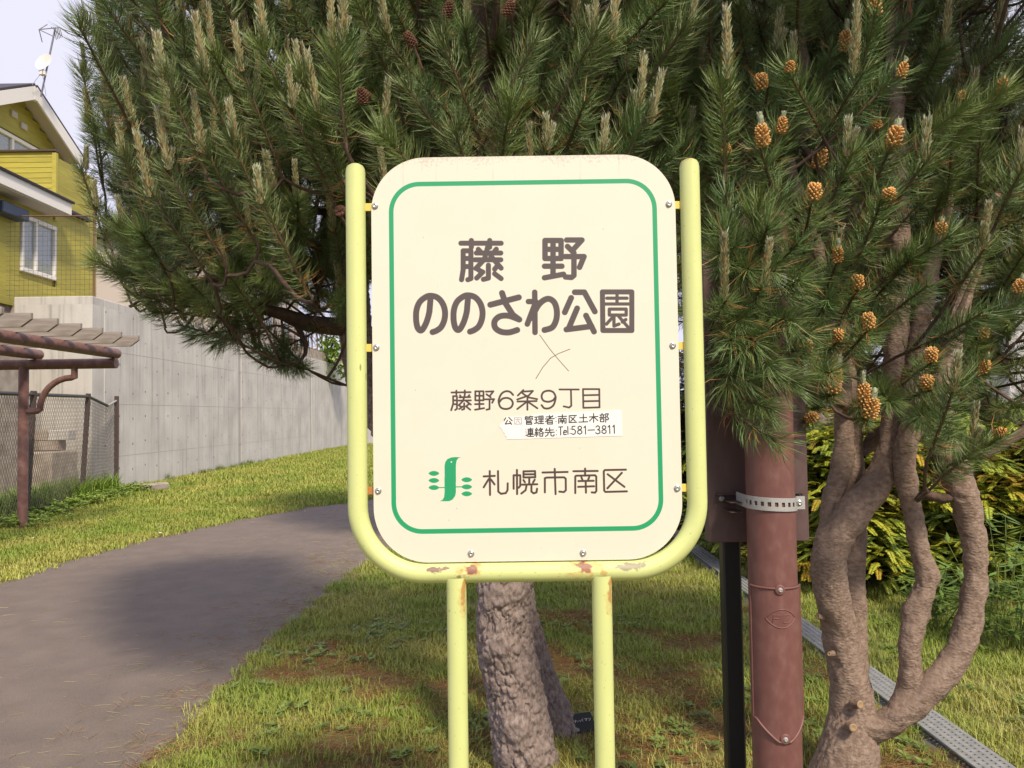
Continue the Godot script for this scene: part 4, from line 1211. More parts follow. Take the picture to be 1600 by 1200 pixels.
	for q in [[1137, 120, 2.65, 0.0, 1, 0.2, 1, 2], [1233, 110, 2.65, -0.5, 0.7, 0.3, 2, 0], [1335, 112, 2.60, 0.1, 0.6, 0.8, 1, 1], [1415, 115, 2.65, 0.7, 0.6, 0.3, 2, 1], [1370, 20, 2.65, 0.1, 0.8, 0.4, 2, 0], [1505, 155, 2.75, 0.6, 0.6, 0.3, 2, 2], [1572, 140, 2.75, 0.6, 0.6, 0.3, 2, 2], [1193, 228, 2.65, -0.3, 0.7, 0.5, 2, 4], [1220, 205, 2.70, 0.1, 0.8, 0.4, 2, 4], [1325, 240, 2.55, 0.1, 0.7, 0.6, 1, 0], [1447, 245, 2.60, 0.3, 0.7, 0.6, 1, 4], [1270, 315, 2.50, -0.1, 0.6, 0.8, 2, 4], [1390, 315, 2.50, 0.1, 0.6, 0.8, 2, 0], [1478, 360, 2.70, 0.5, 0.5, 0.5, 2, 0], [1393, 232, 2.70, 0.2, 0.7, 0.5, 2, 4], [1372, 196, 2.75, 0.1, 0.8, 0.5, 2, 4], [1540, 385, 2.65, 0.1, 0.6, 0.7, 1, 4], [1592, 262, 2.70, 0.1, 0.8, 0.5, 1, 4], [1312, 402, 2.60, 0, 0.6, 0.8, 2, 4],
			[1133, 465, 2.32, 0.0, 0.35, 0.95, 1, 4, 0.8], [1195, 450, 2.36, 0.15, 0.5, 0.85, 1, 4, 0.85], [1360, 512, 2.6, 0.05, 0.4, 0.9, 2, 4], [1340, 450, 2.75, 0, 0.5, 0.8, 2, 4], [1265, 545, 2.55, 0, 0.3, 0.9, 2, 4, 0.8], [1310, 532, 2.7, 0, 0.3, 0.9, 2, 4, 0.8], [1300, 575, 2.55, 0, 0.1, 1, 0, 4], [1300, 614, 2.7, 0, 0.1, 1, 2, 4, 0.7], [1352, 635, 2.75, 0, 0.0, 1, 2, 4, 0.6], [1358, 655, 2.75, 0, 0.0, 1, 2, 4, 0.6], [1268, 660, 2.7, 0, 0.0, 1, 2, 4, 0.6], [1455, 565, 2.75, 0, 0.3, 0.9, 2, 4, 0.8], [1453, 606, 2.75, 0, 0.2, 0.9, 2, 4, 0.8], [1493, 608, 2.6, 0.05, 0.75, 0.5, 1, 0], [1540, 580, 2.8, 0.1, 0.3, 0.9, 2, 4], [1560, 680, 2.9, 0.5, 0.5, 0.5, 2, 4], [1590, 458, 2.7, 0.6, 0.5, 0.4, 2, 1], [1520, 700, 2.9, 0.4, 0.6, 0.4, 1, 4],
			[1222, 690, 2.38, 0.75, -0.5, 0.4, 0, 4], [1200, 650, 2.38, 0.5, -0.4, 0.6, 0, 0, 0.9], [1150, 560, 2.36, -0.6, -0.4, 0.6, 0, 0], [1185, 530, 2.36, 0.3, -0.3, 0.9, 0, 4], [1135, 530, 2.34, -0.3, -0.5, 0.8, 0, 4], [1180, 590, 2.37, 0.6, -0.3, 0.7, 0, 1], [1130, 600, 2.37, -0.3, -0.8, 0.4, 0, 4], [1240, 610, 2.42, 0.7, -0.3, 0.5, 0, 0], [1250, 560, 2.5, 0.5, 0.1, 0.8, 0, 1], [1160, 380, 2.38, -0.2, 0.5, 0.8, 0, 1], [1210, 350, 2.4, 0.1, 0.6, 0.8, 0, 0], [1240, 390, 2.42, 0.2, 0.3, 0.9, 0, 1], [1130, 350, 2.4, -0.3, 0.5, 0.8, 0, 0], [1180, 320, 2.42, 0.0, 0.8, 0.5, 0, 2], [1230, 300, 2.45, 0.1, 0.7, 0.6, 0, 1], [1215, 420, 2.38, 0.1, -0.2, 0.9, 0, 4], [1255, 450, 2.42, 0.3, 0.0, 0.9, 0, 0], [1165, 425, 2.36, -0.1, -0.1, 0.95, 0, 4], [1225, 500, 2.38, 0.2, -0.2, 0.9, 0, 0], [1160, 500, 2.36, -0.2, -0.3, 0.9, 0, 4], [1210, 560, 2.38, 0.3, -0.4, 0.8, 0, 0], [1260, 520, 2.45, 0.4, -0.1, 0.9, 0, 4], [1120, 400, 2.38, -0.4, 0.1, 0.9, 0, 4], [1145, 300, 2.45, -0.2, 0.8, 0.5, 0, 1],
			[1480, 690, 2.8, -0.2, -0.4, 0.8, 0, 0], [1440, 660, 2.85, -0.4, -0.1, 0.8, 0, 0], [1400, 620, 2.8, -0.1, -0.2, 0.9, 0, 0], [1240, 430, 2.6, -0.1, 0.2, 0.9, 0, 0], [1440, 450, 2.7, 0.2, 0.4, 0.9, 0, 1], [1540, 500, 2.7, 0.5, 0.3, 0.8, 0, 1], [1420, 410, 2.75, 0.1, 0.4, 0.9, 0, 0], [1280, 470, 2.62, -0.3, 0.2, 0.9, 0, 1]]:
		given.append(tuft(q[0], q[1], q[2], q[3], q[4], q[5], q[6], q[7], q[8] if q.size() > 8 else 1.0))
	limbs.append(limb(th, [[P(1390, -60, 3.25), 0.035], [Vector3(1.75, 3.7, -2.9), 0.028], [Vector3(1.9, 3.85, -2.4), 0.018], [Vector3(1.95, 4.0, -2.1), 0.01]], 7))
	limbs.append(limb(th, [[P(1390, -60, 3.25), 0.03], [Vector3(2.2, 3.75, -2.9), 0.022], [Vector3(2.7, 3.9, -2.6), 0.012]], 7))
	limbs.append(limb(th, [[P(1390, -60, 3.25), 0.03], [Vector3(1.2, 3.75, -2.8), 0.022], [Vector3(0.8, 3.9, -2.6), 0.012]], 7))
	crown(th, limbs, zr, poly2([[1030, -2600], [1060, 250], [1110, 330], [1250, 430], [1260, 600], [1330, 620], [1430, 650], [1500, 680], [1600, 640], [1800, 640], [1800, -200], [3200, -200], [3200, -2600]]), 1000, 213, 0.16, 0.2, given)
	# ---- pines further back whose needles close the gaps
	var n := 0
	for q in [[Vector3(0.6, 4.4, -8.6), Vector3(2.2, 2.4, 1.1), "shaded pine far behind the park sign, seen only through gaps above the board"], [Vector3(3.6, 4.6, -9.4), Vector3(2.5, 2.5, 1.1), "shaded pine standing behind the many-stemmed pine"], [Vector3(-0.75, 5.4, -9.2), Vector3(1.7, 2.2, 1.1), "shaded pine behind the leaning pine's crown"]]:
		base = Vector3(q[0].x, 0, q[0].z)
		th = thing("pine_tree", q[2], "tree", base)
		var tt := [[base, 0.12], [base + Vector3(0.05, 1.5, 0), 0.10], [base + Vector3(0, 3.0, 0), 0.08], [base + Vector3(0, 6.5, 0), 0.03]]
		var mb := skin(tt, 24, 0.05, bark_disp(0.008, 15.0, 8.0, []))
		wpart(th, "trunk", mb, M.bark)
		limbs = [curve3(tt, 0.1)[0]]
		limbs.append_array(radial_limbs(th, limbs[0], [q[0], q[1]], 14, 204 + n, 2.4))
		crown(th, limbs, [[q[0], q[1]]], poly2([[560, -900], [575, 560], [1100, 600], [1250, 560], [1330, 500], [2300, 480], [2300, -900]]), 760, 221 + n, 0.0, 0.0, [], 60, 1.4)
		n += 1

# ---------------------------------------------------------------- concrete wall, house, fences, pergola
const WX := -8.8           # the long face of the retaining wall
const WZ := -16.55         # its front face
const WT := 4.17           # its top
func bx(c: Vector3, s: Vector3, b := 0.0, rot := Basis()) -> MB:
	var m := MB.new()
	m.box(Transform3D(rot, c), s, b)
	return m
func rod(a: Vector3, b: Vector3, r: float, sides := 6) -> MB:
	var m := MB.new()
	m.tube(PackedVector3Array([a, b]), PackedFloat32Array([r, r]), sides)
	return m
func retaining_wall() -> void:
	var th := thing("retaining_wall", "tall grey board-formed concrete retaining wall running back along the lawn", "wall", Vector3(WX, 0, WZ))
	# long face in pours 9.8 m long with a recessed joint between; the front face turns the corner
	var z := WZ - 0.33
	for len in [8.6, 9.0, 9.0]:
		wpart(th, "wall_section", bx(Vector3(WX - 0.25, WT / 2 - 0.2, z - len / 2), Vector3(0.5, WT + 0.4, len - 0.26), 0.015), M.concrete)
		wpart(th, "joint", bx(Vector3(WX - 0.25, WT / 2 - 0.2, z - len), Vector3(0.46, WT + 0.38, 0.30)), M.joint)
		z -= len
	# the wall bends away at the far end
	wpart(th, "wall_section", bx(Vector3(WX + 0.55, WT / 2 - 0.45, z - 2.4), Vector3(0.5, WT - 0.1, 5.4), 0.015, Basis(Vector3.UP, -0.28)), M.concrete)
	wpart(th, "wall_section", bx(Vector3(WX - 0.825, WT / 2 - 0.2, WZ - 0.2), Vector3(1.65, WT + 0.4, 0.5), 0.012), M.concrete)
	wpart(th, "coping", bx(Vector3(WX - 0.25, WT + 0.22, WZ - 21.0), Vector3(0.34, 0.4, 8.0), 0.02), M.concrete_old)
	# formwork tie holes and panel seams
	var hm := MB.new()
	hm.lathe(Transform3D(Basis(Vector3.FORWARD, PI / 2), Vector3.ZERO), [[0.034, 0.0], [0.032, 0.003], [0.0, 0.003]], 8)
	var hole := hm.mesh()
	rng.seed = 301
	for r in 7:
		for k in 34:
			var p := Vector3(WX + 0.0015, 0.42 + r * 0.58 + (0.06 if k % 2 else 0.0), WZ - 0.5 - k * 0.62)
			if absf(fmod(p.z - WZ + 8.6, 9.0)) < 0.2:
				continue
			part(th, "tie_hole", hole, M.hole, Transform3D(Basis().scaled(Vector3.ONE * rng.randf_range(0.45, 0.85)), p - th.position))
	for r in 3:
		wpart(th, "seam", bx(Vector3(WX + 0.001, 0.75 + r * 1.16, WZ - 4.3), Vector3(0.004, 0.010, 8.2)), M.seam)
		wpart(th, "seam", bx(Vector3(WX + 0.001, 0.75 + r * 1.16, WZ - 13.1), Vector3(0.004, 0.010, 8.6)), M.seam)
	for k in 7:
		wpart(th, "seam", bx(Vector3(WX + 0.001, 0.4 + 0.58 * (k % 2), WZ - 1.9 - 1.8 * k), Vector3(0.004, 1.1, 0.01)), M.seam)
	# older low blocks in front of the front face
	var ob := thing("low_block_wall", "low old brown-stained concrete block wall behind the chain-link fence", "wall", Vector3(-10.4, 0, -15.6))
	wpart(ob, "footing", bx(Vector3(-10.2, 0.45, -15.7), Vector3(2.6, 1.0, 0.9), 0.02), M.concrete_old)
	for k in 6:
		for r in 2:
			wpart(ob, "block", bx(Vector3(-11.35 + 0.41 * k + 0.2 * r, 1.06 + 0.205 * r, -15.95), Vector3(0.40, 0.198, 0.3), 0.008), M.concrete if (k + r) % 3 == 0 else M.concrete_old)
	var st := thing("stone_block", "small rough concrete block lying at the foot of the retaining wall", "block", G(243, 768))
	part(st, "block", bx(Vector3(0, 0.07, 0), Vector3(0.55, 0.22, 0.25), 0.03, Basis(Vector3.UP, 1.2)).mesh(), M.concrete_old)
	# terrace earth behind the wall
	var g := MB.new()
	g.box(Transform3D(Basis(), Vector3(-15.4, 1.95, -31.5)), Vector3(12.4, 4.2, 29.0))
	g.box(Transform3D(Basis(), Vector3(-14.3, 1.95, -14.7)), Vector3(6.9, 4.2, 4.6))
	setting("terrace", g, M.concrete_old)
	# rusty railing and a leafy plant at the far end
	var rl := thing("rusty_railing", "rusty metal railing on top of the far end of the concrete wall", "railing", Vector3(WX - 0.3, WT, -33))
	for y in [0.5, 1.35]:
		wpart(rl, "rail", rod(Vector3(WX - 0.3, WT + y, -30), Vector3(WX - 0.3, WT + y, -41), 0.035), M.rust_rail)
	for k in 12:
		wpart(rl, "baluster", rod(Vector3(WX - 0.3, WT, -30.2 - k * 0.95), Vector3(WX - 0.3, WT + 1.45, -30.2 - k * 0.95), 0.03), M.rust_rail)
	# pale house beyond the terrace
	var h2 := thing("pale_house", "pale pinkish house beyond the wall, glimpsed under the pine's lowest branch", "house", Vector3(-13, WT, -33))
	wpart(h2, "wall", bx(Vector3(-13.4, WT + 1.9, -33), Vector3(6.5, 4.2, 9), 0.02), mat(lin(0.46, 0.41, 0.385), 0.8))
	wpart(h2, "roof", bx(Vector3(-13.4, WT + 4.15, -33), Vector3(7.3, 0.3, 9.8), 0.04), M.roof)
	for k in 3:
		var w := wpart(h2, "window", bx(Vector3(-10.15, WT + 1.6, -30.2 - k * 2.6), Vector3(0.08, 1.2, 1.1), 0.01), M.trim)
		wpart(w, "pane", bx(Vector3(-10.105, WT + 1.6, -30.2 - k * 2.6), Vector3(0.02, 1.0, 0.9)), M.glass)

func boards(th: Node3D, x: float, z0: float, z1: float, y0: float, y1: float, cuts: Array, top: Callable) -> void:     # clapboards on a wall that faces +x
	var y := y0
	var n := 0
	while y < y1:
		var lim: Array = top.call(y + 0.14)
		var a := minf(z1, lim[1])
		var end := maxf(z0, lim[0])
		for c in cuts:
			if y + 0.16 > c[2] and y < c[3]:
				if a > c[1]:
					wpart(th, "clapboard", bx(Vector3(x + 0.012, y + 0.075, (a + c[1]) / 2), Vector3(0.022, 0.17, a - c[1]), 0.003, Basis(Vector3.BACK, -0.06)), M.siding[n % 4])
				a = c[0]
		if a > end:
			wpart(th, "clapboard", bx(Vector3(x + 0.012, y + 0.075, (a + end) / 2), Vector3(0.022, 0.17, a - end), 0.003, Basis(Vector3.BACK, -0.06)), M.siding[n % 4])
		y += 0.16
		n += 1
func house() -> void:
	var hx := -10.8
	var th := thing("green_house", "yellow-green clapboard house with white fascias on the terrace above the wall", "house", Vector3(-13, WT, -17))
	var all := func(_y: float): return [-99.0, 99.0]
	# front wing with the low eave, set-back block with a parapet, gabled upper storey
	wpart(th, "core_wall", bx(Vector3(hx - 3.2, 5.35, -15.6), Vector3(6.36, 2.6, 5.9)), M.siding[1])
	wpart(th, "core_wall", bx(Vector3(hx - 3.2, 5.9, -19.45), Vector3(6.36, 3.9, 1.86)), M.siding[1])
	wpart(th, "core_wall", bx(Vector3(-15.2, 8.2, -20.6), Vector3(5.16, 2.3, 4.4)), M.siding[1])
	boards(th, hx, -20.4, -12.6, WT - 0.1, 6.4, [[-18.58, -17.2, 4.8, 6.15]], all)
	boards(th, hx, -20.4, -18.55, 6.4, 7.8, [], all)
	boards(th, -12.6, -23.0, -17.6, 7.6, 10.0, [[-21.05, -18.6, 7.7, 8.78]], func(y: float): return [-19.9 - (10.0 - y) / 0.5, -19.9 + (10.0 - y) / 0.5])
	# boards of the parapet's front
	for k in 13:
		wpart(th, "clapboard", bx(Vector3(-12.9, 6.38 + 0.125 * k, -18.5), Vector3(4.2, 0.128, 0.03), 0.003, Basis(Vector3.RIGHT, -0.08)), M.siding[(k + 1) % 4])
	wpart(th, "corner_trim", bx(Vector3(hx + 0.03, 7.1, -18.5), Vector3(0.1, 1.62, 0.1), 0.006), M.siding[3])
	wpart(th, "parapet_cap", bx(Vector3(-12.9, 7.96, -18.5), Vector3(4.36, 0.05, 0.16), 0.006), M.fence_post)
	var win := func(x: float, z0: float, z1: float, y0: float, y1: float):
		var w := wpart(th, "window", bx(Vector3(x + 0.02, y0 + 0.04, (z0 + z1) / 2), Vector3(0.10, 0.09, z1 - z0), 0.008), M.trim)
		wpart(w, "frame", bx(Vector3(x + 0.02, y1 - 0.04, (z0 + z1) / 2), Vector3(0.10, 0.09, z1 - z0), 0.008), M.trim)
		for z in [z0 + 0.045, (z0 + z1) / 2 + 0.12, z1 - 0.045]:
			wpart(w, "frame", bx(Vector3(x + 0.02, (y0 + y1) / 2, z), Vector3(0.09, y1 - y0 - 0.18, 0.085), 0.008), M.trim)
		wpart(w, "curtain", bx(Vector3(x - 0.012, (y0 + y1) / 2 + 0.12, (z0 + z1) / 2), Vector3(0.01, y1 - y0 - 0.45, z1 - z0 - 0.1)), M.curtain)
		wpart(w, "pane", bx(Vector3(x + 0.006, (y0 + y1) / 2, (z0 + z1) / 2), Vector3(0.008, y1 - y0 - 0.1, z1 - z0 - 0.1)), M.glass_pane)
	win.call(hx, -18.55, -17.23, 4.87, 6.14)
	win.call(-12.6, -21.02, -18.65, 7.75, 8.80)
	# low eave: white fascia, soffit, dark roof edge
	var ex := -10.3
	wpart(th, "fascia", bx(Vector3(ex, 6.52, -15.2), Vector3(0.04, 0.30, 6.3), 0.006), M.trim)
	wpart(th, "fascia", bx(Vector3(ex - 0.27, 6.52, -18.33), Vector3(0.5, 0.30, 0.04), 0.006), M.trim)
	wpart(th, "soffit", bx(Vector3(ex - 0.27, 6.36, -15.2), Vector3(0.5, 0.03, 6.28)), M.soffit)
	wpart(th, "roof_edge", bx(Vector3(ex - 0.22, 6.74, -15.2), Vector3(0.6, 0.06, 6.4), 0.01, Basis(Vector3.BACK, -0.25)), M.roof)
	wpart(th, "gutter", bx(Vector3(hx + 0.12, 6.62, -19.2), Vector3(0.14, 0.10, 1.3), 0.02), M.roof)
	# gable roof, ridge along x
	for s in [-1, 1]:
		var rot := Basis(Vector3.RIGHT, s * 0.47)
		var c := Vector3(-15.1, 9.42, -19.9 + s * 1.15)
		wpart(th, "roof", bx(c + rot * Vector3(0, 0.16, 0), Vector3(6.05, 0.07, 2.66), 0.01, rot), M.roof)
		wpart(th, "barge_board", bx(c + rot * Vector3(3.0, -0.03, 0), Vector3(0.05, 0.32, 2.6), 0.006, rot), M.trim)
		wpart(th, "soffit", bx(c + rot * Vector3(2.62, 0.02, 0), Vector3(0.70, 0.03, 2.56), 0.0, rot), M.soffit)
	wpart(th, "ridge_cap", bx(Vector3(-12.12, 9.93, -19.9), Vector3(0.10, 0.34, 0.16), 0.006), M.trim)
	for z in [-19.75, -20.15]:
		wpart(th, "vent", bx(Vector3(-12.55, 9.35 - absf(z + 19.75) * 0.4, z), Vector3(0.06, 0.16, 0.24), 0.01), M.soffit)
	wpart(th, "awning", bx(Vector3(-10.62, 6.02, -16.6), Vector3(0.3, 0.24, 0.9), 0.02), M.navy)
	# satellite dish and aerial on their own mast
	var mb := P(64, 142, 19.9)
	var mt := P(86, 46, 19.9)
	var an := thing("roof_aerial", "grey television aerial with white satellite dish on the gable roof", "aerial", mb)
	wpart(an, "mast", rod(mb - Vector3(0, 0.15, 0), mt, 0.022), M.aerial)
	var dc := P(68, 96, 19.8)
	var dm := MB.new()
	dm.lathe(Transform3D(basis_to(Vector3(-0.2, 0.3, 0.93).normalized(), 0), dc), [[0.0, -0.07], [0.1, -0.055], [0.17, -0.03], [0.235, 0.0], [0.24, 0.004], [0.17, -0.018], [0.0, -0.058]], 20)
	var dish := wpart(an, "dish", dm, M.dish)
	wpart(dish, "feed_arm", rod(dc + Vector3(0, -0.2, 0), P(61, 111, 19.4), 0.012), M.aerial)
	wpart(an, "clamp_box", bx(P(67, 114, 19.8), Vector3(0.15, 0.12, 0.1), 0.01), M.trim)
	for q in [[61, 46, 94, 43], [61, 46, 84, 57], [61, 46, 66, 66], [61, 46, 74, 38], [80, 42, 96, 56]]:
		wpart(an, "boom", rod(P(q[0], q[1], 19.8), P(q[2], q[3], 19.9), 0.012), M.aerial)
	for k in 5:
		wpart(an, "element", rod(P(84 + k * 2.4, 42 + k * 0.6, 19.7), P(88 + k * 2.4, 62 - k, 20.0), 0.008), M.aerial)
	for q in [[50, 133], [72, 150]]:
		wpart(an, "guy_wire", rod(P(66, 112, 19.85), P(q[0], q[1], 19.6), 0.007), M.aerial)
	# wire-mesh fence along the wall top
	var fz := WZ - 0.2
	var wf := thing("wire_fence", "rusty wire-grid fence on top of the concrete wall before the green house", "fence", Vector3(-9.9, WT, fz))
	var g := MB.new()
	for k in 24:
		g.tube(PackedVector3Array([Vector3(-11.2 + k * 0.1, WT, fz), Vector3(-11.2 + k * 0.1, WT + 1.78, fz)]), PackedFloat32Array([0.0035, 0.0035]), 4, false)
	for k in 17:
		g.tube(PackedVector3Array([Vector3(-11.2, WT + 0.08 + k * 0.105, fz + 0.004), Vector3(-8.9, WT + 0.08 + k * 0.105, fz + 0.004)]), PackedFloat32Array([0.003, 0.003]), 4, false)
	wpart(wf, "wire_grid", g, M.wire_green)
	wpart(wf, "top_rail", rod(Vector3(-11.3, WT + 1.80, fz), Vector3(-8.85, WT + 1.76, fz), 0.016), M.rust_rail)
	for x in [-11.1, -8.9]:
		wpart(wf, "post", rod(Vector3(x, WT, fz), Vector3(x, WT + 1.85, fz), 0.025), M.rust_rail)
	var tk := thing("blue_tank", "pale blue rounded plastic cover at the picture's left edge above the pergola", "tank", P(-30, 520, 14.6))
	var tm := MB.new()
	tm.lathe(Transform3D(Basis(), Vector3(0, -0.2, 0)), [[0.62, 0.0], [0.66, 0.25], [0.7, 0.32], [0.66, 0.42], [0.5, 0.5], [0.2, 0.54], [0.0, 0.55]], 28)
	part(tk, "cover", tm.mesh(), M.pale_blue)
	var sl := MB.new()
	sl.box(Transform3D(Basis(), Vector3(0, -1.9, 0)), Vector3(1.1, 3.5, 1.1), 0.02)
	part(tk, "plinth", sl.mesh(), M.concrete_old)

func chain_fence() -> void:
	var th := thing("chain_link_fence", "sagging brown chain-link fence with leaning posts at the lawn's corner", "fence", G(122, 775))
	# corner points along the fence, ground position and top height
	var pts := [[Vector3(-8.68, 0, -17.3), 2.02], [Vector3(-8.95 + 0.55, 0, -15.4), 2.02], [Vector3(-7.75, 0, -12.6), 1.98], [Vector3(-7.2, 0, -9.8), 1.95]]
	var lean := [Vector3(0.0, 0, 0), Vector3(0.12, 0, 0), Vector3(0.1, 0, 0), Vector3(0.05, 0, 0)]
	for k in pts.size():
		var a: Vector3 = pts[k][0]
		var b: Vector3 = a + Vector3(0, pts[k][1] + 0.06, 0) + lean[k]
		var mb := MB.new()
		mb.box(Transform3D(Basis(Quaternion(Vector3.UP, (b - a).normalized())), (a + b) / 2), Vector3(0.075, (b - a).length(), 0.075), 0.008)
		wpart(th, "post", mb, M.fence_post)
	# top rail; the end span has come loose and sags in a V
	var rail := [pts[0][0] + Vector3(0, 1.98, 0), Vector3(-8.6, 1.86, -16.75), pts[1][0] + lean[1] + Vector3(0, 2.02, 0), pts[2][0] + lean[2] + Vector3(0, 1.98, 0), pts[3][0] + lean[3] + Vector3(0, 1.95, 0)]
	for k in rail.size() - 1:
		wpart(th, "top_rail", rod(rail[k], rail[k + 1], 0.03 if k > 0 else 0.02, 8), M.black if k > 0 else M.galv)
	# woven wires: two families of slanted lines
	var g := MB.new()
	for k in rail.size() - 1:
		var a0: Vector3 = rail[k]
		var a1: Vector3 = rail[k + 1]
		var b0: Vector3 = Vector3(a0.x, 0, a0.z)
		var b1: Vector3 = Vector3(a1.x, 0, a1.z)
		if k == 0:
			b0 = pts[0][0]
		var len := a0.distance_to(a1)
		var m := int(len / 0.085)
		var hgt := 1.95
		var run := hgt / 1.6
		for s in [-1.0, 1.0]:
			for j in range(-int(run / 0.085) - 1, m + int(run / 0.085) + 2):
				var u0 := j * 0.085 / len
				var u1: float = u0 + s * run / len
				var v0 := 0.0
				var v1 := 1.0
				if u0 == u1:
					continue
				var ta := (0.0 - u0) / (u1 - u0)
				var tb := (1.0 - u0) / (u1 - u0)
				v0 = maxf(v0, minf(ta, tb))
				v1 = minf(v1, maxf(ta, tb))
				if v1 - v0 < 0.02:
					continue
				var q := func(t: float):
					var u := lerpf(u0, u1, t)
					return b0.lerp(b1, u).lerp(a0.lerp(a1, u), t)
				g.tube(PackedVector3Array([q.call(v0), q.call(v1)]), PackedFloat32Array([0.0032, 0.0032]), 3, false)
	wpart(th, "chain_link", g, M.wire)

func pergola() -> void:
	var b := G(35, 826)
	var th := thing("pergola", "brown steel pergola with grey-brown slats over the lawn's left edge", "pergola", b)
	var d := -b.z
	var bh := 2.38
	wpart(th, "post", rod(b - Vector3(0, 0.1, 0), b + Vector3(0, bh, 0), 0.068, 18), M.pergola)
	wpart(th, "post", rod(Vector3(b.x, -0.1, b.z + 4.0), Vector3(b.x, bh, b.z + 4.0), 0.068, 18), M.pergola)
	var xr := P(182, 566, d).x
	for z in [b.z, b.z + 4.0]:
		wpart(th, "cross_beam", rod(Vector3(b.x - 0.45, bh, z), Vector3(xr, bh, z), 0.075, 18), M.pergola)
	for x in [xr - 0.06, P(62, 560, d).x - 0.08]:
		wpart(th, "purlin", rod(Vector3(x, bh + 0.15, b.z - 0.12), Vector3(x, bh + 0.15, b.z + 5.5), 0.075, 18), M.pergola)
	# curved brace
	var pts := PackedVector3Array()
	var c := Vector3(b.x + 0.70, 1.70, b.z)
	pts.append(Vector3(b.x, 1.70, b.z))
	pts.append(Vector3(b.x + 0.2, 1.70, b.z))
	for k in 9:
		var a := PI - PI / 2 * k / 8
		pts.append(c + Vector3(cos(a) * 0.46, sin(a) * 0.46 + 0.02, 0))
	pts.append(c + Vector3(0.04, 0.48, 0))
	pts.append(c + Vector3(0.04, 0.68, 0))
	var rr := PackedFloat32Array()
	rr.resize(pts.size())
	rr.fill(0.045)
	var mb := MB.new()
	mb.tube(pts, rr, 12)
	wpart(th, "brace", mb, M.pergola)
	# slats on edge with a slanting cut at the end
	var xe := P(217, 540, d - 0.3).x
	for k in 8:
		var z := b.z + 0.3 + k * 0.5
		var y0 := bh + 0.215
		var y1 := y0 + 0.155
		var poly := PackedVector2Array([Vector2(xe - 3.2, y0), Vector2(xe - 0.12, y0), Vector2(xe, y0 + 0.085), Vector2(xe, y1), Vector2(xe - 3.2, y1)])
		var s := MB.new()
		slab(s, poly, z - 0.022, z + 0.022, func(p): return Vector2.ZERO)
		wpart(th, "slat", s, M.slat)

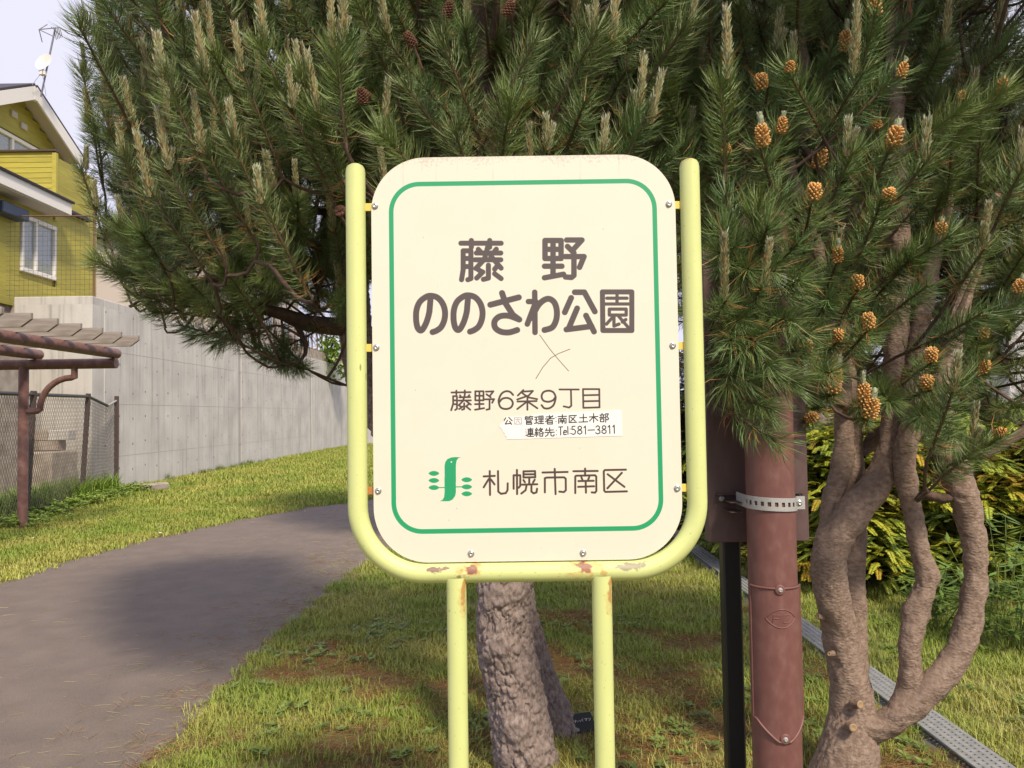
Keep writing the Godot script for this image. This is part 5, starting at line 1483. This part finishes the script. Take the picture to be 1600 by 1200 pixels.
# ---------------------------------------------------------------- ground, path, drain, plants
var path_poly := PackedVector2Array()
func ground() -> void:
	var gtex := ntex(noise(0.012, 401, FastNoiseLite.TYPE_SIMPLEX_SMOOTH, 6), [[0.0, Color(0.13, 0.085, 0.045)], [0.4, Color(0.15, 0.12, 0.05)], [0.6, Color(0.15, 0.155, 0.045)], [1.0, Color(0.2, 0.2, 0.06)]], 1024)
	var gm := tri_mat(gtex, Vector3(0.4, 0.4, 0.4), 0.95)
	var g := MB.new()
	g.face([Vector3(-150, 0, 30), Vector3(150, 0, 30), Vector3(150, 0, -250), Vector3(-150, 0, -250)], Vector3.UP)
	setting("ground", g, gm)
	# asphalt path: straight past the camera, then bending right behind the sign
	var left := [[-4.9, 6.0], [-4.93, -7.6], [-4.86, -9.2], [-4.5, -11.1], [-3.93, -12.7], [-2.99, -14.35], [-1.4, -16.2], [1.0, -17.8], [8.0, -20.0]]
	var right := [[-1.66, 6.0], [-1.66, -3.5], [-1.69, -4.2], [-1.68, -5.6], [-1.67, -6.8], [-1.6, -8.2], [-1.3, -9.8], [-0.7, -11.3], [0.4, -12.9], [2.2, -14.4], [9.0, -16.2]]
	var c1 := curve3(left.map(func(q): return [Vector3(q[0], 0.004, q[1]), 0.0]), 0.12)[0] as PackedVector3Array
	var c2 := curve3(right.map(func(q): return [Vector3(q[0], 0.004, q[1]), 0.0]), 0.12)[0] as PackedVector3Array
	rng.seed = 402
	var wob := noise(1.6, 403)
	for p in c1:
		path_poly.append(Vector2(p.x + 0.05 * wob.get_noise_2d(p.z * 2.0, 3.0), p.z))
	for k in range(c2.size() - 1, -1, -1):
		path_poly.append(Vector2(c2[k].x + 0.07 * wob.get_noise_2d(c2[k].z * 2.0, 9.0), c2[k].z))
	var ids := Geometry2D.triangulate_polygon(path_poly)
	var m := MB.new()
	for q in path_poly:
		m.vert(Vector3(q.x, 0.004, q.y), Vector3.UP)
	for k in range(0, ids.size(), 3):
		m.tri(ids[k], ids[k + 1], ids[k + 2])
	var fine := ntex(noise(0.18, 405, FastNoiseLite.TYPE_SIMPLEX_SMOOTH, 3), [])
	var pm := tri_mat(asphalt_tex(), Vector3(0.33, 0.33, 0.33), 0.85)
	pm.heightmap_enabled = true
	pm.heightmap_texture = asph_h
	pm.heightmap_scale = 0.25
	setting("path", m, pm)
	# drain: grey perforated covers on the line x = 2
	var ch := thing("drain_channel", "grey drain channel with perforated covers crossing the grass beside the pines", "drain", Vector3(2.0, 0, -6))
	wpart(ch, "channel", bx(Vector3(2.0, -0.02, -8.5), Vector3(0.21, 0.052, 13.0), 0.006), M.kerb)
	for k in 13:
		var z := -2.5 - k * 1.0
		var cv := MB.new()
		for x in [-0.072, -0.036, 0.0, 0.036, 0.072]:
			cv.box(Transform3D(Basis(), Vector3(2.0 + x, 0.039, z)), Vector3(0.023, 0.012, 0.985), 0.002)
		if k < 4:
			for x in [-0.054, -0.018, 0.018, 0.054]:
				for j in 33:
					cv.box(Transform3D(Basis(), Vector3(2.0 + x, 0.0385, z - 0.48 + j * 0.03)), Vector3(0.015, 0.011, 0.015))
		else:
			cv.box(Transform3D(Basis(), Vector3(2.0, 0.034, z)), Vector3(0.15, 0.01, 0.98))
		wpart(ch, "cover", cv, M.kerb)
	# small plaque at the foot of the pine
	var pc := G(903, 1150) + Vector3(0.0, 0.06, 0)
	var pl := thing("tree_plaque", "small black tree-name plaque lying on brown needles at the pine's foot", "plaque", Vector3(pc.x, 0, pc.z))
	var rot := Basis(Vector3.UP, 0.35) * Basis(Vector3.RIGHT, 0.62)
	wpart(pl, "plate", bx(pc, Vector3(0.17, 0.006, 0.10), 0.001, rot), M.plaque)
	wpart(pl, "stake", bx(pc - Vector3(0, 0.06, 0.01), Vector3(0.02, 0.12, 0.01), 0.001), M.plaque)
	var kana := "1,3 9,3;1,6 9,6;5,3 5,9 9,9;12,3 14,4;12,9 19,3;24,1 21,6;24,2 29,2 23,9;24,5 27,7;31,4 39,4;36,1 36,5 33,9;43,4 41,8;46,3 49,8;58,1 51,5;55,4 55,9;61,2 69,2 64,7;63,5 66,8;71,2 72,4;74,2 75,4;79,2 77,6 72,9"
	var tx := MB.new()
	for s in kana.split(";"):
		var q := []
		for w in s.split(" "):
			var xy := w.split(",")
			q.append(pc + rot * Vector3((float(xy[0]) - 40.0) * 0.00185, 0.0036, (float(xy[1]) - 10.0) * 0.0019))
		for k in q.size() - 1:
			tx.tube(PackedVector3Array([q[k], q[k + 1]]), PackedFloat32Array([0.0011, 0.0011]), 4)
	wpart(pl, "lettering", tx, M.trim)
var asph_h: Texture2D
func asphalt_tex() -> ImageTexture:
	var big := noise(0.008, 411, FastNoiseLite.TYPE_SIMPLEX_SMOOTH, 4)
	var fi := noise(0.35, 412, FastNoiseLite.TYPE_SIMPLEX_SMOOTH, 2)
	var img := Image.create_empty(1024, 1024, false, Image.FORMAT_RGB8)
	var hm := Image.create_empty(1024, 1024, false, Image.FORMAT_RGB8)
	rng.seed = 413
	for y in 1024:
		for x in 1024:
			var f := fi.get_noise_2d(x, y)
			var k := 0.142 + 0.025 * big.get_noise_2d(x, y) + 0.03 * f + (rng.randf() - 0.5) * 0.05
			var red := 0.5 + 0.5 * big.get_noise_2d(x + 5000, y)
			img.set_pixel(x, y, Color(k * (1.0 + 0.07 * red), k * 0.82, k * (0.73 - 0.02 * red)).linear_to_srgb())
			var e := clampf(0.5 + 0.5 * f, 0.0, 1.0)
			hm.set_pixel(x, y, Color(e, e, e))
	asph_h = ImageTexture.create_from_image(hm)
	return ImageTexture.create_from_image(img)
func blade(mb: MB, base: Vector3, lean: Vector3, h: float, w: float, c: Color) -> void:
	var s := lean.cross(Vector3.UP).normalized() * w
	if s.length() < 0.0001:
		s = Vector3(w, 0, 0)
	var mid := base + Vector3.UP * h * 0.6 + lean * h * 0.25
	var tip := base + Vector3.UP * h * 0.95 + lean * h * 0.85
	var nn := (s.cross(mid - base)).normalized()
	if nn.y < 0.0:
		nn = -nn
	nn = (nn + Vector3.UP * 0.6).normalized()
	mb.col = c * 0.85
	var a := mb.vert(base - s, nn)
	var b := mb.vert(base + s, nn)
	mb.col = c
	var d := mb.vert(mid + s * 0.8, nn)
	var e := mb.vert(mid - s * 0.8, nn)
	var t := mb.vert(tip, nn)
	mb.quad(a, b, d, e)
	mb.tri(e, d, t)
func tuft_mesh(sd: int, count: int, rad: float, h0: float, h1: float, w: float) -> ArrayMesh:
	rng.seed = sd
	var mb := MB.new()
	for k in count:
		var a := rng.randf() * TAU
		var r := sqrt(rng.randf()) * rad
		var l := Vector3(rng.randfn(), 0, rng.randfn()) * 0.55
		var c := Color(0.75, 0.85, 0.5).lerp(Color(1.15, 1.05, 0.7), rng.randf()) * rng.randf_range(0.75, 1.2)
		if rng.randf() < 0.12:
			c = Color(1.9, 1.35, 1.2)
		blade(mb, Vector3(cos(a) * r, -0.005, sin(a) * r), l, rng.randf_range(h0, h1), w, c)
	return mb.mesh()
func clear_of(x: float, z: float) -> bool:
	return not Geometry2D.is_point_in_polygon(Vector2(x, z), path_poly) and absf(x - 2.0) > 0.11
func grass() -> void:
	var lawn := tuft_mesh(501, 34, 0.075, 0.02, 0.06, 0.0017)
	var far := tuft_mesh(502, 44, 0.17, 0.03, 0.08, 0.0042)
	var patch := noise(0.55, 503, FastNoiseLite.TYPE_SIMPLEX_SMOOTH, 3)
	var bare := noise(0.9, 504, FastNoiseLite.TYPE_SIMPLEX_SMOOTH, 3)
	rng.seed = 505
	var put := func(xf: Array, co: Array, x0: float, x1: float, z0: float, z1: float, per: float, sc: float):
		var n := int((x1 - x0) * (z1 - z0) * per)
		for k in n:
			var x := rng.randf_range(x0, x1)
			var z := rng.randf_range(z0, z1)
			if not clear_of(x, z):
				continue
			var b := bare.get_noise_2d(x, z)
			var under := z > -5.6 and x > -1.7 and x < 1.8      # litter under the pines thins the grass
			if under and b > 0.12 and rng.randf() < 0.75:
				continue
			if not under and b > 0.33 and rng.randf() < 0.6:
				continue
			var q := patch.get_noise_2d(x, z)
			var c := Color(0.27, 0.35, 0.075).lerp(Color(0.43, 0.42, 0.15), clampf(q * 1.3 + 0.45, 0.0, 1.0)) * rng.randf_range(0.8, 1.2)
			xf.append(Transform3D(Basis(Vector3.UP, rng.randf() * TAU).scaled(Vector3(1, rng.randf_range(0.55, 1.3) * (1.0 + 0.5 * patch.get_noise_2d(x * 3.0, z * 3.0)), 1) * sc), Vector3(x, 0, z)))
			co.append(c)
	var xf := []
	var co := []
	put.call(xf, co, -1.75, 1.9, -6.0, -2.3, 420.0, 1.0)
	put.call(xf, co, -1.75, 1.9, -9.5, -6.0, 260.0, 1.15)
	put.call(xf, co, 2.1, 4.6, -7.5, -2.6, 330.0, 1.05)
	put.call(xf, co, 2.1, 5.0, -11.5, -7.5, 130.0, 1.3)
	many(self, "lawn_grass", lawn, M.grass, xf, co).set_meta("label", "short mown grass around the pines and the sign")
	xf = []
	co = []
	put.call(xf, co, -8.9, -4.8, -18.5, -5.5, 150.0, 0.85)
	put.call(xf, co, -4.8, -0.5, -18.5, -10.5, 110.0, 0.95)
	put.call(xf, co, -8.9, 2.0, -44.0, -14.0, 26.0, 1.5)
	put.call(xf, co, -1.7, 2.0, -14.0, -9.5, 60.0, 1.2)
	many(self, "bank_grass", far, M.grass, xf, co).set_meta("label", "sunlit mown grass bank between the path and the concrete wall")
	# tall weeds along the chain-link fence
	var tall := tuft_mesh(510, 40, 0.16, 0.2, 0.5, 0.006)
	xf = []
	co = []
	for k in 260:
		var t := rng.randf()
		var p := Vector3(-8.7, 0, -16.9).lerp(Vector3(-7.9, 0, -11.2), t) + Vector3(rng.randf_range(-0.45, 0.25), 0, rng.randf_range(-0.2, 0.2))
		xf.append(Transform3D(Basis(Vector3.UP, rng.randf() * TAU).scaled(Vector3.ONE * rng.randf_range(0.6, 1.25)), p))
		co.append(Color(0.19, 0.29, 0.05) * rng.randf_range(0.8, 1.3))
	for k in 26:
		xf.append(Transform3D(Basis(Vector3.UP, rng.randf() * TAU).scaled(Vector3.ONE * rng.randf_range(0.3, 0.6)), Vector3(WX + rng.randf_range(0.05, 0.2), 0, WZ - rng.randf_range(3.0, 13.0))))
		co.append(Color(0.14, 0.19, 0.05))
	many(self, "tall_weeds", tall, M.grass, xf, co).set_meta("label", "tall green weeds along the foot of the chain-link fence")
	# low broad-leaved plants among the grass
	var rosette := MB.new()
	rng.seed = 520
	for k in 9:
		var a := k * 2.39996
		var dir := Vector3(cos(a), 0, sin(a))
		var l := rng.randf_range(0.022, 0.045)
		leaf(rosette, dir * 0.006 + Vector3(0, rng.randf_range(0.01, 0.035), 0), (dir + Vector3(0, rng.randf_range(0.0, 0.6), 0)).normalized(), l, l * 0.36, Color(1, 1, 1) * rng.randf_range(0.8, 1.2))
	xf = []
	co = []
	for k in 1500:
		var x := rng.randf_range(-1.7, 1.85) if k % 3 else rng.randf_range(2.15, 4.5)
		var z := rng.randf_range(-6.0, -2.4)
		if clear_of(x, z) and patch.get_noise_2d(x * 2.0 + 40.0, z * 2.0) > 0.05:
			xf.append(Transform3D(Basis(Vector3.UP, rng.randf() * TAU).scaled(Vector3.ONE * rng.randf_range(0.6, 1.3)), Vector3(x, 0, z)))
			co.append(Color(0.17, 0.24, 0.05) * rng.randf_range(0.7, 1.2))
	for k in 620:
		var p := Vector3(-8.25, 0, -17.2).lerp(Vector3(-7.2, 0, -11.2), rng.randf()) + Vector3(rng.randfn() * 0.25 - 0.1, 0, 0)
		xf.append(Transform3D(Basis(Vector3.UP, rng.randf() * TAU).scaled(Vector3.ONE * rng.randf_range(0.9, 2.4)), p + Vector3(0, rng.randf() * 0.14, 0)))
		co.append(Color(0.22, 0.32, 0.05) * rng.randf_range(0.7, 1.2))
	many(self, "clover_leaves", rosette.mesh(), M.leaf, xf, co).set_meta("label", "low broad-leaved plants growing through the grass")
	# fallen needles, cut straw
	rng.seed = 530
	var nd := MB.new()
	for k in 10:
		var a := rng.randf() * TAU
		var dir := Vector3(cos(a), rng.randf_range(-0.08, 0.12), sin(a)).normalized()
		needle(nd, Vector3(rng.randf_range(-0.06, 0.06), rng.randf_range(0.004, 0.022), rng.randf_range(-0.06, 0.06)), dir, (dir + rv() * 0.25).normalized(), rng.randf_range(0.06, 0.11), 0.0011, Color(1, 1, 1) * rng.randf_range(0.6, 1.3), Color(1.1, 1.0, 1.0))
	xf = []
	co = []
	for k in 7000:
		var x := rng.randf_range(-1.7, 1.95)
		var z := rng.randf_range(-6.2, -2.4)
		var near := exp(-(Vector2(x, z) - Vector2(0.3, -3.8)).length_squared() * 0.9) + 0.6 * exp(-(Vector2(x, z) - Vector2(1.2, -3.6)).length_squared() * 1.2)
		if clear_of(x, z) and (bare.get_noise_2d(x, z) > 0.12 or rng.randf() < near * 0.6 + 0.04):
			xf.append(Transform3D(Basis(Vector3.UP, rng.randf() * TAU), Vector3(x, 0.002, z)))
			co.append(Color(0.34, 0.135, 0.05).lerp(Color(0.30, 0.2, 0.09), rng.randf()) * rng.randf_range(0.6, 1.2))
	for k in 60:
		var x := -1.6 - absf(rng.randfn()) * 0.35
		xf.append(Transform3D(Basis(Vector3.UP, rng.randf() * TAU), Vector3(x, 0.004, rng.randf_range(-9.0, -3.0))))
		co.append(Color(0.30, 0.17, 0.08) * rng.randf_range(0.6, 1.2))
	many(self, "fallen_needles", nd.mesh(), M.wood, xf, co).set_meta("label", "reddish brown fallen pine needles on the ground under the pines")
	var sw := MB.new()
	blade(sw, Vector3.ZERO, Vector3(0.2, 0, 0), 0.11, 0.0014, Color(1, 1, 1))
	xf = []
	co = []
	for k in 5200:
		var z := -rng.randf_range(3.0, 15.0)
		var x: float = -1.68 - absf(rng.randfn()) * 0.35 if rng.randf() < 0.75 else rng.randf_range(-4.9, -1.6)
		if x < -3.6 and rng.randf() < 0.5:
			x = -4.88 + absf(rng.randfn()) * 0.2
		if rng.randf() > 0.30 and k > 1800:
			continue
		if Geometry2D.is_point_in_polygon(Vector2(x, z), path_poly):
			xf.append(Transform3D(Basis(Vector3.UP, rng.randf() * TAU) * Basis(Vector3.RIGHT, PI / 2 * 0.985).scaled(Vector3.ONE * rng.randf_range(0.25, 1.0)), Vector3(x, 0.0085, z)))
			co.append(Color(0.45, 0.40, 0.22) * rng.randf_range(0.6, 1.25))
	many(self, "cut_straw", sw.mesh(), M.grass, xf, co).set_meta("label", "pale dry grass clippings scattered on the asphalt path")
	# white daisies by the fence
	var fl := MB.new()
	fl.col = Color(0.8, 0.8, 0.78)
	fl.lathe(Transform3D(Basis(), Vector3(0, 0.12, 0)), [[0.0, 0.0], [0.022, 0.002], [0.02, 0.008], [0.0, 0.01]], 8)
	xf = []
	for k in 46:
		var c := G(125, 785) if k < 16 else G(rng.randf_range(60, 480), rng.randf_range(760, 850))
		if clear_of(c.x, c.z):
			xf.append(Transform3D(Basis().scaled(Vector3.ONE * rng.randf_range(0.4, 0.9)), c + Vector3(rng.randfn() * 0.22, -0.05, rng.randfn() * 0.22)))
	many(self, "daisies", fl.mesh(), M.wood, xf).set_meta("label", "tiny white daisies in the sunlit grass by the fence")
func leaf(mb: MB, base: Vector3, dir: Vector3, len: float, w: float, c: Color) -> void:
	var s := dir.cross(Vector3.UP).normalized() * w
	var nn := s.cross(dir).normalized()
	if nn.y < 0.0:
		nn = -nn
	mb.col = c
	var a := mb.vert(base, nn)
	var b := mb.vert(base + dir * len * 0.45 + s - nn * w * 0.1, (nn + s.normalized() * 0.3).normalized())
	var d := mb.vert(base + dir * len * 0.45 - s - nn * w * 0.1, (nn - s.normalized() * 0.3).normalized())
	var m := mb.vert(base + dir * len * 0.5 + nn * w * 0.12, nn)
	var t := mb.vert(base + dir * len - nn * w * 0.2, nn)
	mb.tri(a, b, m); mb.tri(a, m, d); mb.tri(b, t, m); mb.tri(d, m, t)
func spray_mesh() -> ArrayMesh:      # flat feathery yew spray along +z
	rng.seed = 601
	var mb := MB.new()
	mb.col = Color(0.5, 0.35, 0.25)
	mb.tube(PackedVector3Array([Vector3.ZERO, Vector3(0, 0.01, 0.08), Vector3(0, 0.0, 0.17)]), PackedFloat32Array([0.003, 0.002, 0.001]), 4, false)
	for k in 46:
		var t := (k + 1) / 47.0
		var s := 1.0 if k % 2 else -1.0
		var l := 0.042 * (1.0 - 0.55 * t) * rng.randf_range(0.8, 1.2)
		leaf(mb, Vector3(0, 0.01 * sin(t * PI), 0.17 * t), Vector3(s, rng.randf_range(-0.12, 0.2), 0.75).normalized(), l, 0.004, Color(1, 1, 1) * rng.randf_range(0.75, 1.2))
	return mb.mesh()
func shrub(label: String, base: Vector3, rad: Vector3, sd: int, tints: Array, clumps: int, sp: ArrayMesh) -> void:
	var th := thing("yew_shrub", label, "shrub", base, "")
	rng.seed = sd
	var xf := []
	var co := []
	var stems := MB.new()
	for k in clumps:
		var u := rv()
		u.y = absf(u.y)
		var c := base + Vector3(0, 0.25, 0) + u * rad * pow(rng.randf(), 0.35)
		var size := rng.randf_range(0.16, 0.34)
		var tint: Color = tints[rng.randi() % tints.size()]
		stems.tube(PackedVector3Array([base + Vector3(u.x, 0, u.z) * 0.12, base.lerp(c, 0.6) + Vector3(0, 0.05, 0), c]), PackedFloat32Array([0.012, 0.008, 0.004]), 4, false)
		for j in 52:
			var a := rng.randf() * TAU
			var r := sqrt(rng.randf())
			var dir := Vector3(cos(a), rng.randf_range(-0.6, 0.3), sin(a)).normalized()
			var p := c + Vector3(cos(a), 0, sin(a)) * size * r * 0.8 + Vector3(0, rng.randfn() * 0.035 - r * r * 0.05, 0)
			var z := dir
			var x := Vector3.UP.cross(z).normalized()
			xf.append(Transform3D(Basis(x, z.cross(x), z).scaled(Vector3.ONE * rng.randf_range(0.8, 1.35)), p))
			co.append((tint if rng.randf() < 0.8 else tints[rng.randi() % tints.size()]) * rng.randf_range(0.75, 1.25))
	wpart(th, "stems", stems, M.branch).set_meta("kind", "stuff")
	many(th, "foliage", sp, M.leaf, xf, co)
func hedge() -> void:
	var sp := spray_mesh()
	var yel := Color(0.50, 0.52, 0.06)
	var lime := Color(0.38, 0.46, 0.07)
	var ora := Color(0.50, 0.36, 0.05)
	var dark := Color(0.10, 0.17, 0.05)
	shrub("yellow-green feathery yew shrub in the hedge behind the pine stems", Vector3(3.2, 0, -7.2), Vector3(0.95, 1.35, 0.7), 611, [yel, lime, lime, yel, dark, lime, lime, ora], 170, sp)
	shrub("yew shrub with orange-tinged sprays at the right end of the hedge", Vector3(4.5, 0, -6.9), Vector3(1.0, 1.35, 0.7), 612, [yel, yel, ora, lime, yel, lime, dark], 170, sp)
	shrub("dark green yew shrub at the hedge's near left end", Vector3(2.9, 0, -8.3), Vector3(0.9, 1.5, 0.7), 613, [dark, dark, lime, Color(0.08, 0.13, 0.03)], 110, sp)
	shrub("dim yew shrub at the back of the hedge by the right edge", Vector3(5.9, 0, -8.2), Vector3(1.0, 1.2, 0.8), 614, [lime, dark, ora, yel], 110, sp)
	shrub("tall dim shrub far behind the sign board and the brown pole", Vector3(2.3, 0, -10.6), Vector3(1.0, 2.1, 0.7), 615, [dark, dark, lime], 160, sp)
	shrub("tall dark shrub closing the view behind the yew hedge", Vector3(4.6, 0, -9.6), Vector3(1.3, 1.9, 0.7), 616, [dark, lime, lime, yel], 160, sp)
	shrub("tall grey-green shrub in the distance between the pine stems", Vector3(6.6, 0, -13.6), Vector3(1.6, 2.4, 0.8), 617, [dark, dark, lime], 130, sp)
	shrub("distant dark shrub seen low between the pole and the stems", Vector3(4.2, 0, -13.8), Vector3(1.6, 2.4, 0.8), 618, [dark, dark, lime], 130, sp)
	# leafy herbs in front of the hedge on the right
	rng.seed = 620
	var n := 0
	for q in [[1470, 985, 0.45], [1540, 1010, 0.6], [1590, 1000, 0.75], [1560, 960, 0.7], [1440, 960, 0.35], [1620, 1020, 0.6]]:
		var b := G(q[0], q[1])
		var th := thing("leafy_herb", ["short green herb at the left foot of the yew hedge", "green herb with narrow pointed leaves before the orange-tinged yew", "tall green herb at the right edge of the picture", "tall green herb rising behind the others by the hedge", "lowest green herb under the yellow-green yew", "green herb half cut off by the right edge"][n], "plant", b, "herbs in front of the hedge")
		n += 1
		for k in 7:
			var mb := MB.new()
			var dir := Vector3(rng.randfn() * 0.3, 1, rng.randfn() * 0.3).normalized()
			var o := Vector3(rng.randfn() * 0.07, 0, rng.randfn() * 0.07)
			var h: float = q[2] * rng.randf_range(0.6, 1.1)
			mb.col = Color(0.16, 0.2, 0.05)
			mb.tube(PackedVector3Array([o, o + dir * h * 0.5, o + dir * h + Vector3(0, -0.02, 0)]), PackedFloat32Array([0.005, 0.004, 0.002]), 5, false)
			for j in 16:
				var t := rng.randf_range(0.2, 1.0)
				var a := j * 2.39996
				leaf(mb, o + dir * h * t, Vector3(cos(a), rng.randf_range(-0.3, 0.5), sin(a)).normalized(), rng.randf_range(0.09, 0.19), 0.016, Color(0.13, 0.21, 0.045) * rng.randf_range(0.7, 1.3))
			part(th, "stalk", mb.mesh(), M.leaf)
	# pale barrier beyond the hedge
	var gr := thing("guard_fence", "pale grey guard fence beyond the hedge at the right edge", "fence", Vector3(12, 0, -13))
	for k in 7:
		wpart(gr, "post", rod(Vector3(8.2 + k * 1.5, 0, -13), Vector3(8.2 + k * 1.5, 1.7, -13), 0.05, 8), M.galv)
	for y in [0.7, 1.15, 1.6]:
		wpart(gr, "rail", bx(Vector3(12.8, y, -12.93), Vector3(9.6, 0.16, 0.04), 0.01), M.galv)
	var bw := thing("grey_building", "pale grey building wall far beyond the hedge at the right edge", "building", Vector3(20, 0, -24))
	wpart(bw, "wall", bx(Vector3(21.0, 2.2, -25), Vector3(13, 5.0, 4), 0.03), mat(lin(0.5, 0.5, 0.53), 0.8))
	wpart(bw, "roof", bx(Vector3(21.0, 4.9, -25), Vector3(13.6, 0.4, 4.6), 0.05), M.roof)
	# broad-leaved shrub hanging over the far end of the wall
	var sb := thing("leafy_shrub", "bright green broad-leaved shrub hanging over the far end of the concrete wall", "shrub", Vector3(-8.6, WT - 0.3, -38.0))
	rng.seed = 640
	var tk := MB.new()
	tk.tube(PackedVector3Array([Vector3(-0.3, 0, 0), Vector3(-0.1, 1.0, 0), Vector3(0.1, 1.9, 0)]), PackedFloat32Array([0.06, 0.045, 0.02]), 8)
	part(sb, "stem", tk.mesh(), M.branch)
	var lv := MB.new()
	for k in 520:
		var p := Vector3(0.1, 0.8, 0) + rv() * Vector3(1.0, 1.5, 1.0) * pow(rng.randf(), 0.4)
		leaf(lv, p, (rv() + Vector3(0, -0.2, 0)).normalized(), rng.randf_range(0.2, 0.36), 0.1, Color(0.2, 0.3, 0.06) * rng.randf_range(0.6, 1.3))
	part(sb, "crown", lv.mesh(), M.leaf).set_meta("kind", "stuff")

func _ready() -> void:
	# ---- camera, sky, sun, exposure
	camb = Basis(Vector3.RIGHT, deg_to_rad(2.2)) * Basis(Vector3.BACK, deg_to_rad(-0.85))
	var cam := Camera3D.new()
	cam.name = "camera"
	cam.transform = Transform3D(camb, EYE)
	cam.fov = rad_to_deg(2.0 * atan(600.0 / F))
	cam.near = 0.05
	cam.far = 600.0
	add_child(cam)
	var sky := ProceduralSkyMaterial.new()
	sky.sky_top_color = Color(0.815, 0.815, 0.88)
	sky.sky_horizon_color = Color(0.80, 0.80, 0.872)
	sky.sky_curve = 0.2
	sky.ground_horizon_color = Color(0.55, 0.55, 0.52)
	sky.ground_bottom_color = Color(0.30, 0.30, 0.26)
	sky.energy_multiplier = 1.15
	sky.sun_angle_max = 0.0
	var env := Environment.new()
	env.background_mode = Environment.BG_SKY
	env.sky = Sky.new()
	env.sky.sky_material = sky
	env.tonemap_mode = Environment.TONE_MAPPER_LINEAR
	env.tonemap_exposure = 1.2
	env.sdfgi_enabled = true
	env.ssao_enabled = true
	env.ssil_enabled = true
	var we := WorldEnvironment.new()
	we.environment = env
	add_child(we)
	var sun := DirectionalLight3D.new()
	sun.name = "sun"
	sun.light_energy = 1.3
	sun.light_color = Color(1.0, 0.94, 0.83)
	sun.light_angular_distance = 8.0
	sun.shadow_enabled = true
	add_child(sun)
	var to_sun := Vector3(0.31, 0.75, 0.63).normalized()
	sun.transform = Transform3D(Basis.looking_at(-to_sun, Vector3.UP), to_sun * 50.0)
	# ---- structure, then objects
	materials()
	M.glass_pane = mat(Color(0.6, 0.66, 0.7, 0.25), 0.05)
	M.glass_pane.transparency = BaseMaterial3D.TRANSPARENCY_ALPHA
	ground()
	retaining_wall()
	house()
	chain_fence()
	pergola()
	print("setting done")
	utility_pole()
	park_sign()
	print("signs done")
	pines()
	print("pines done")
	hedge()
	grass()
	print("all done")
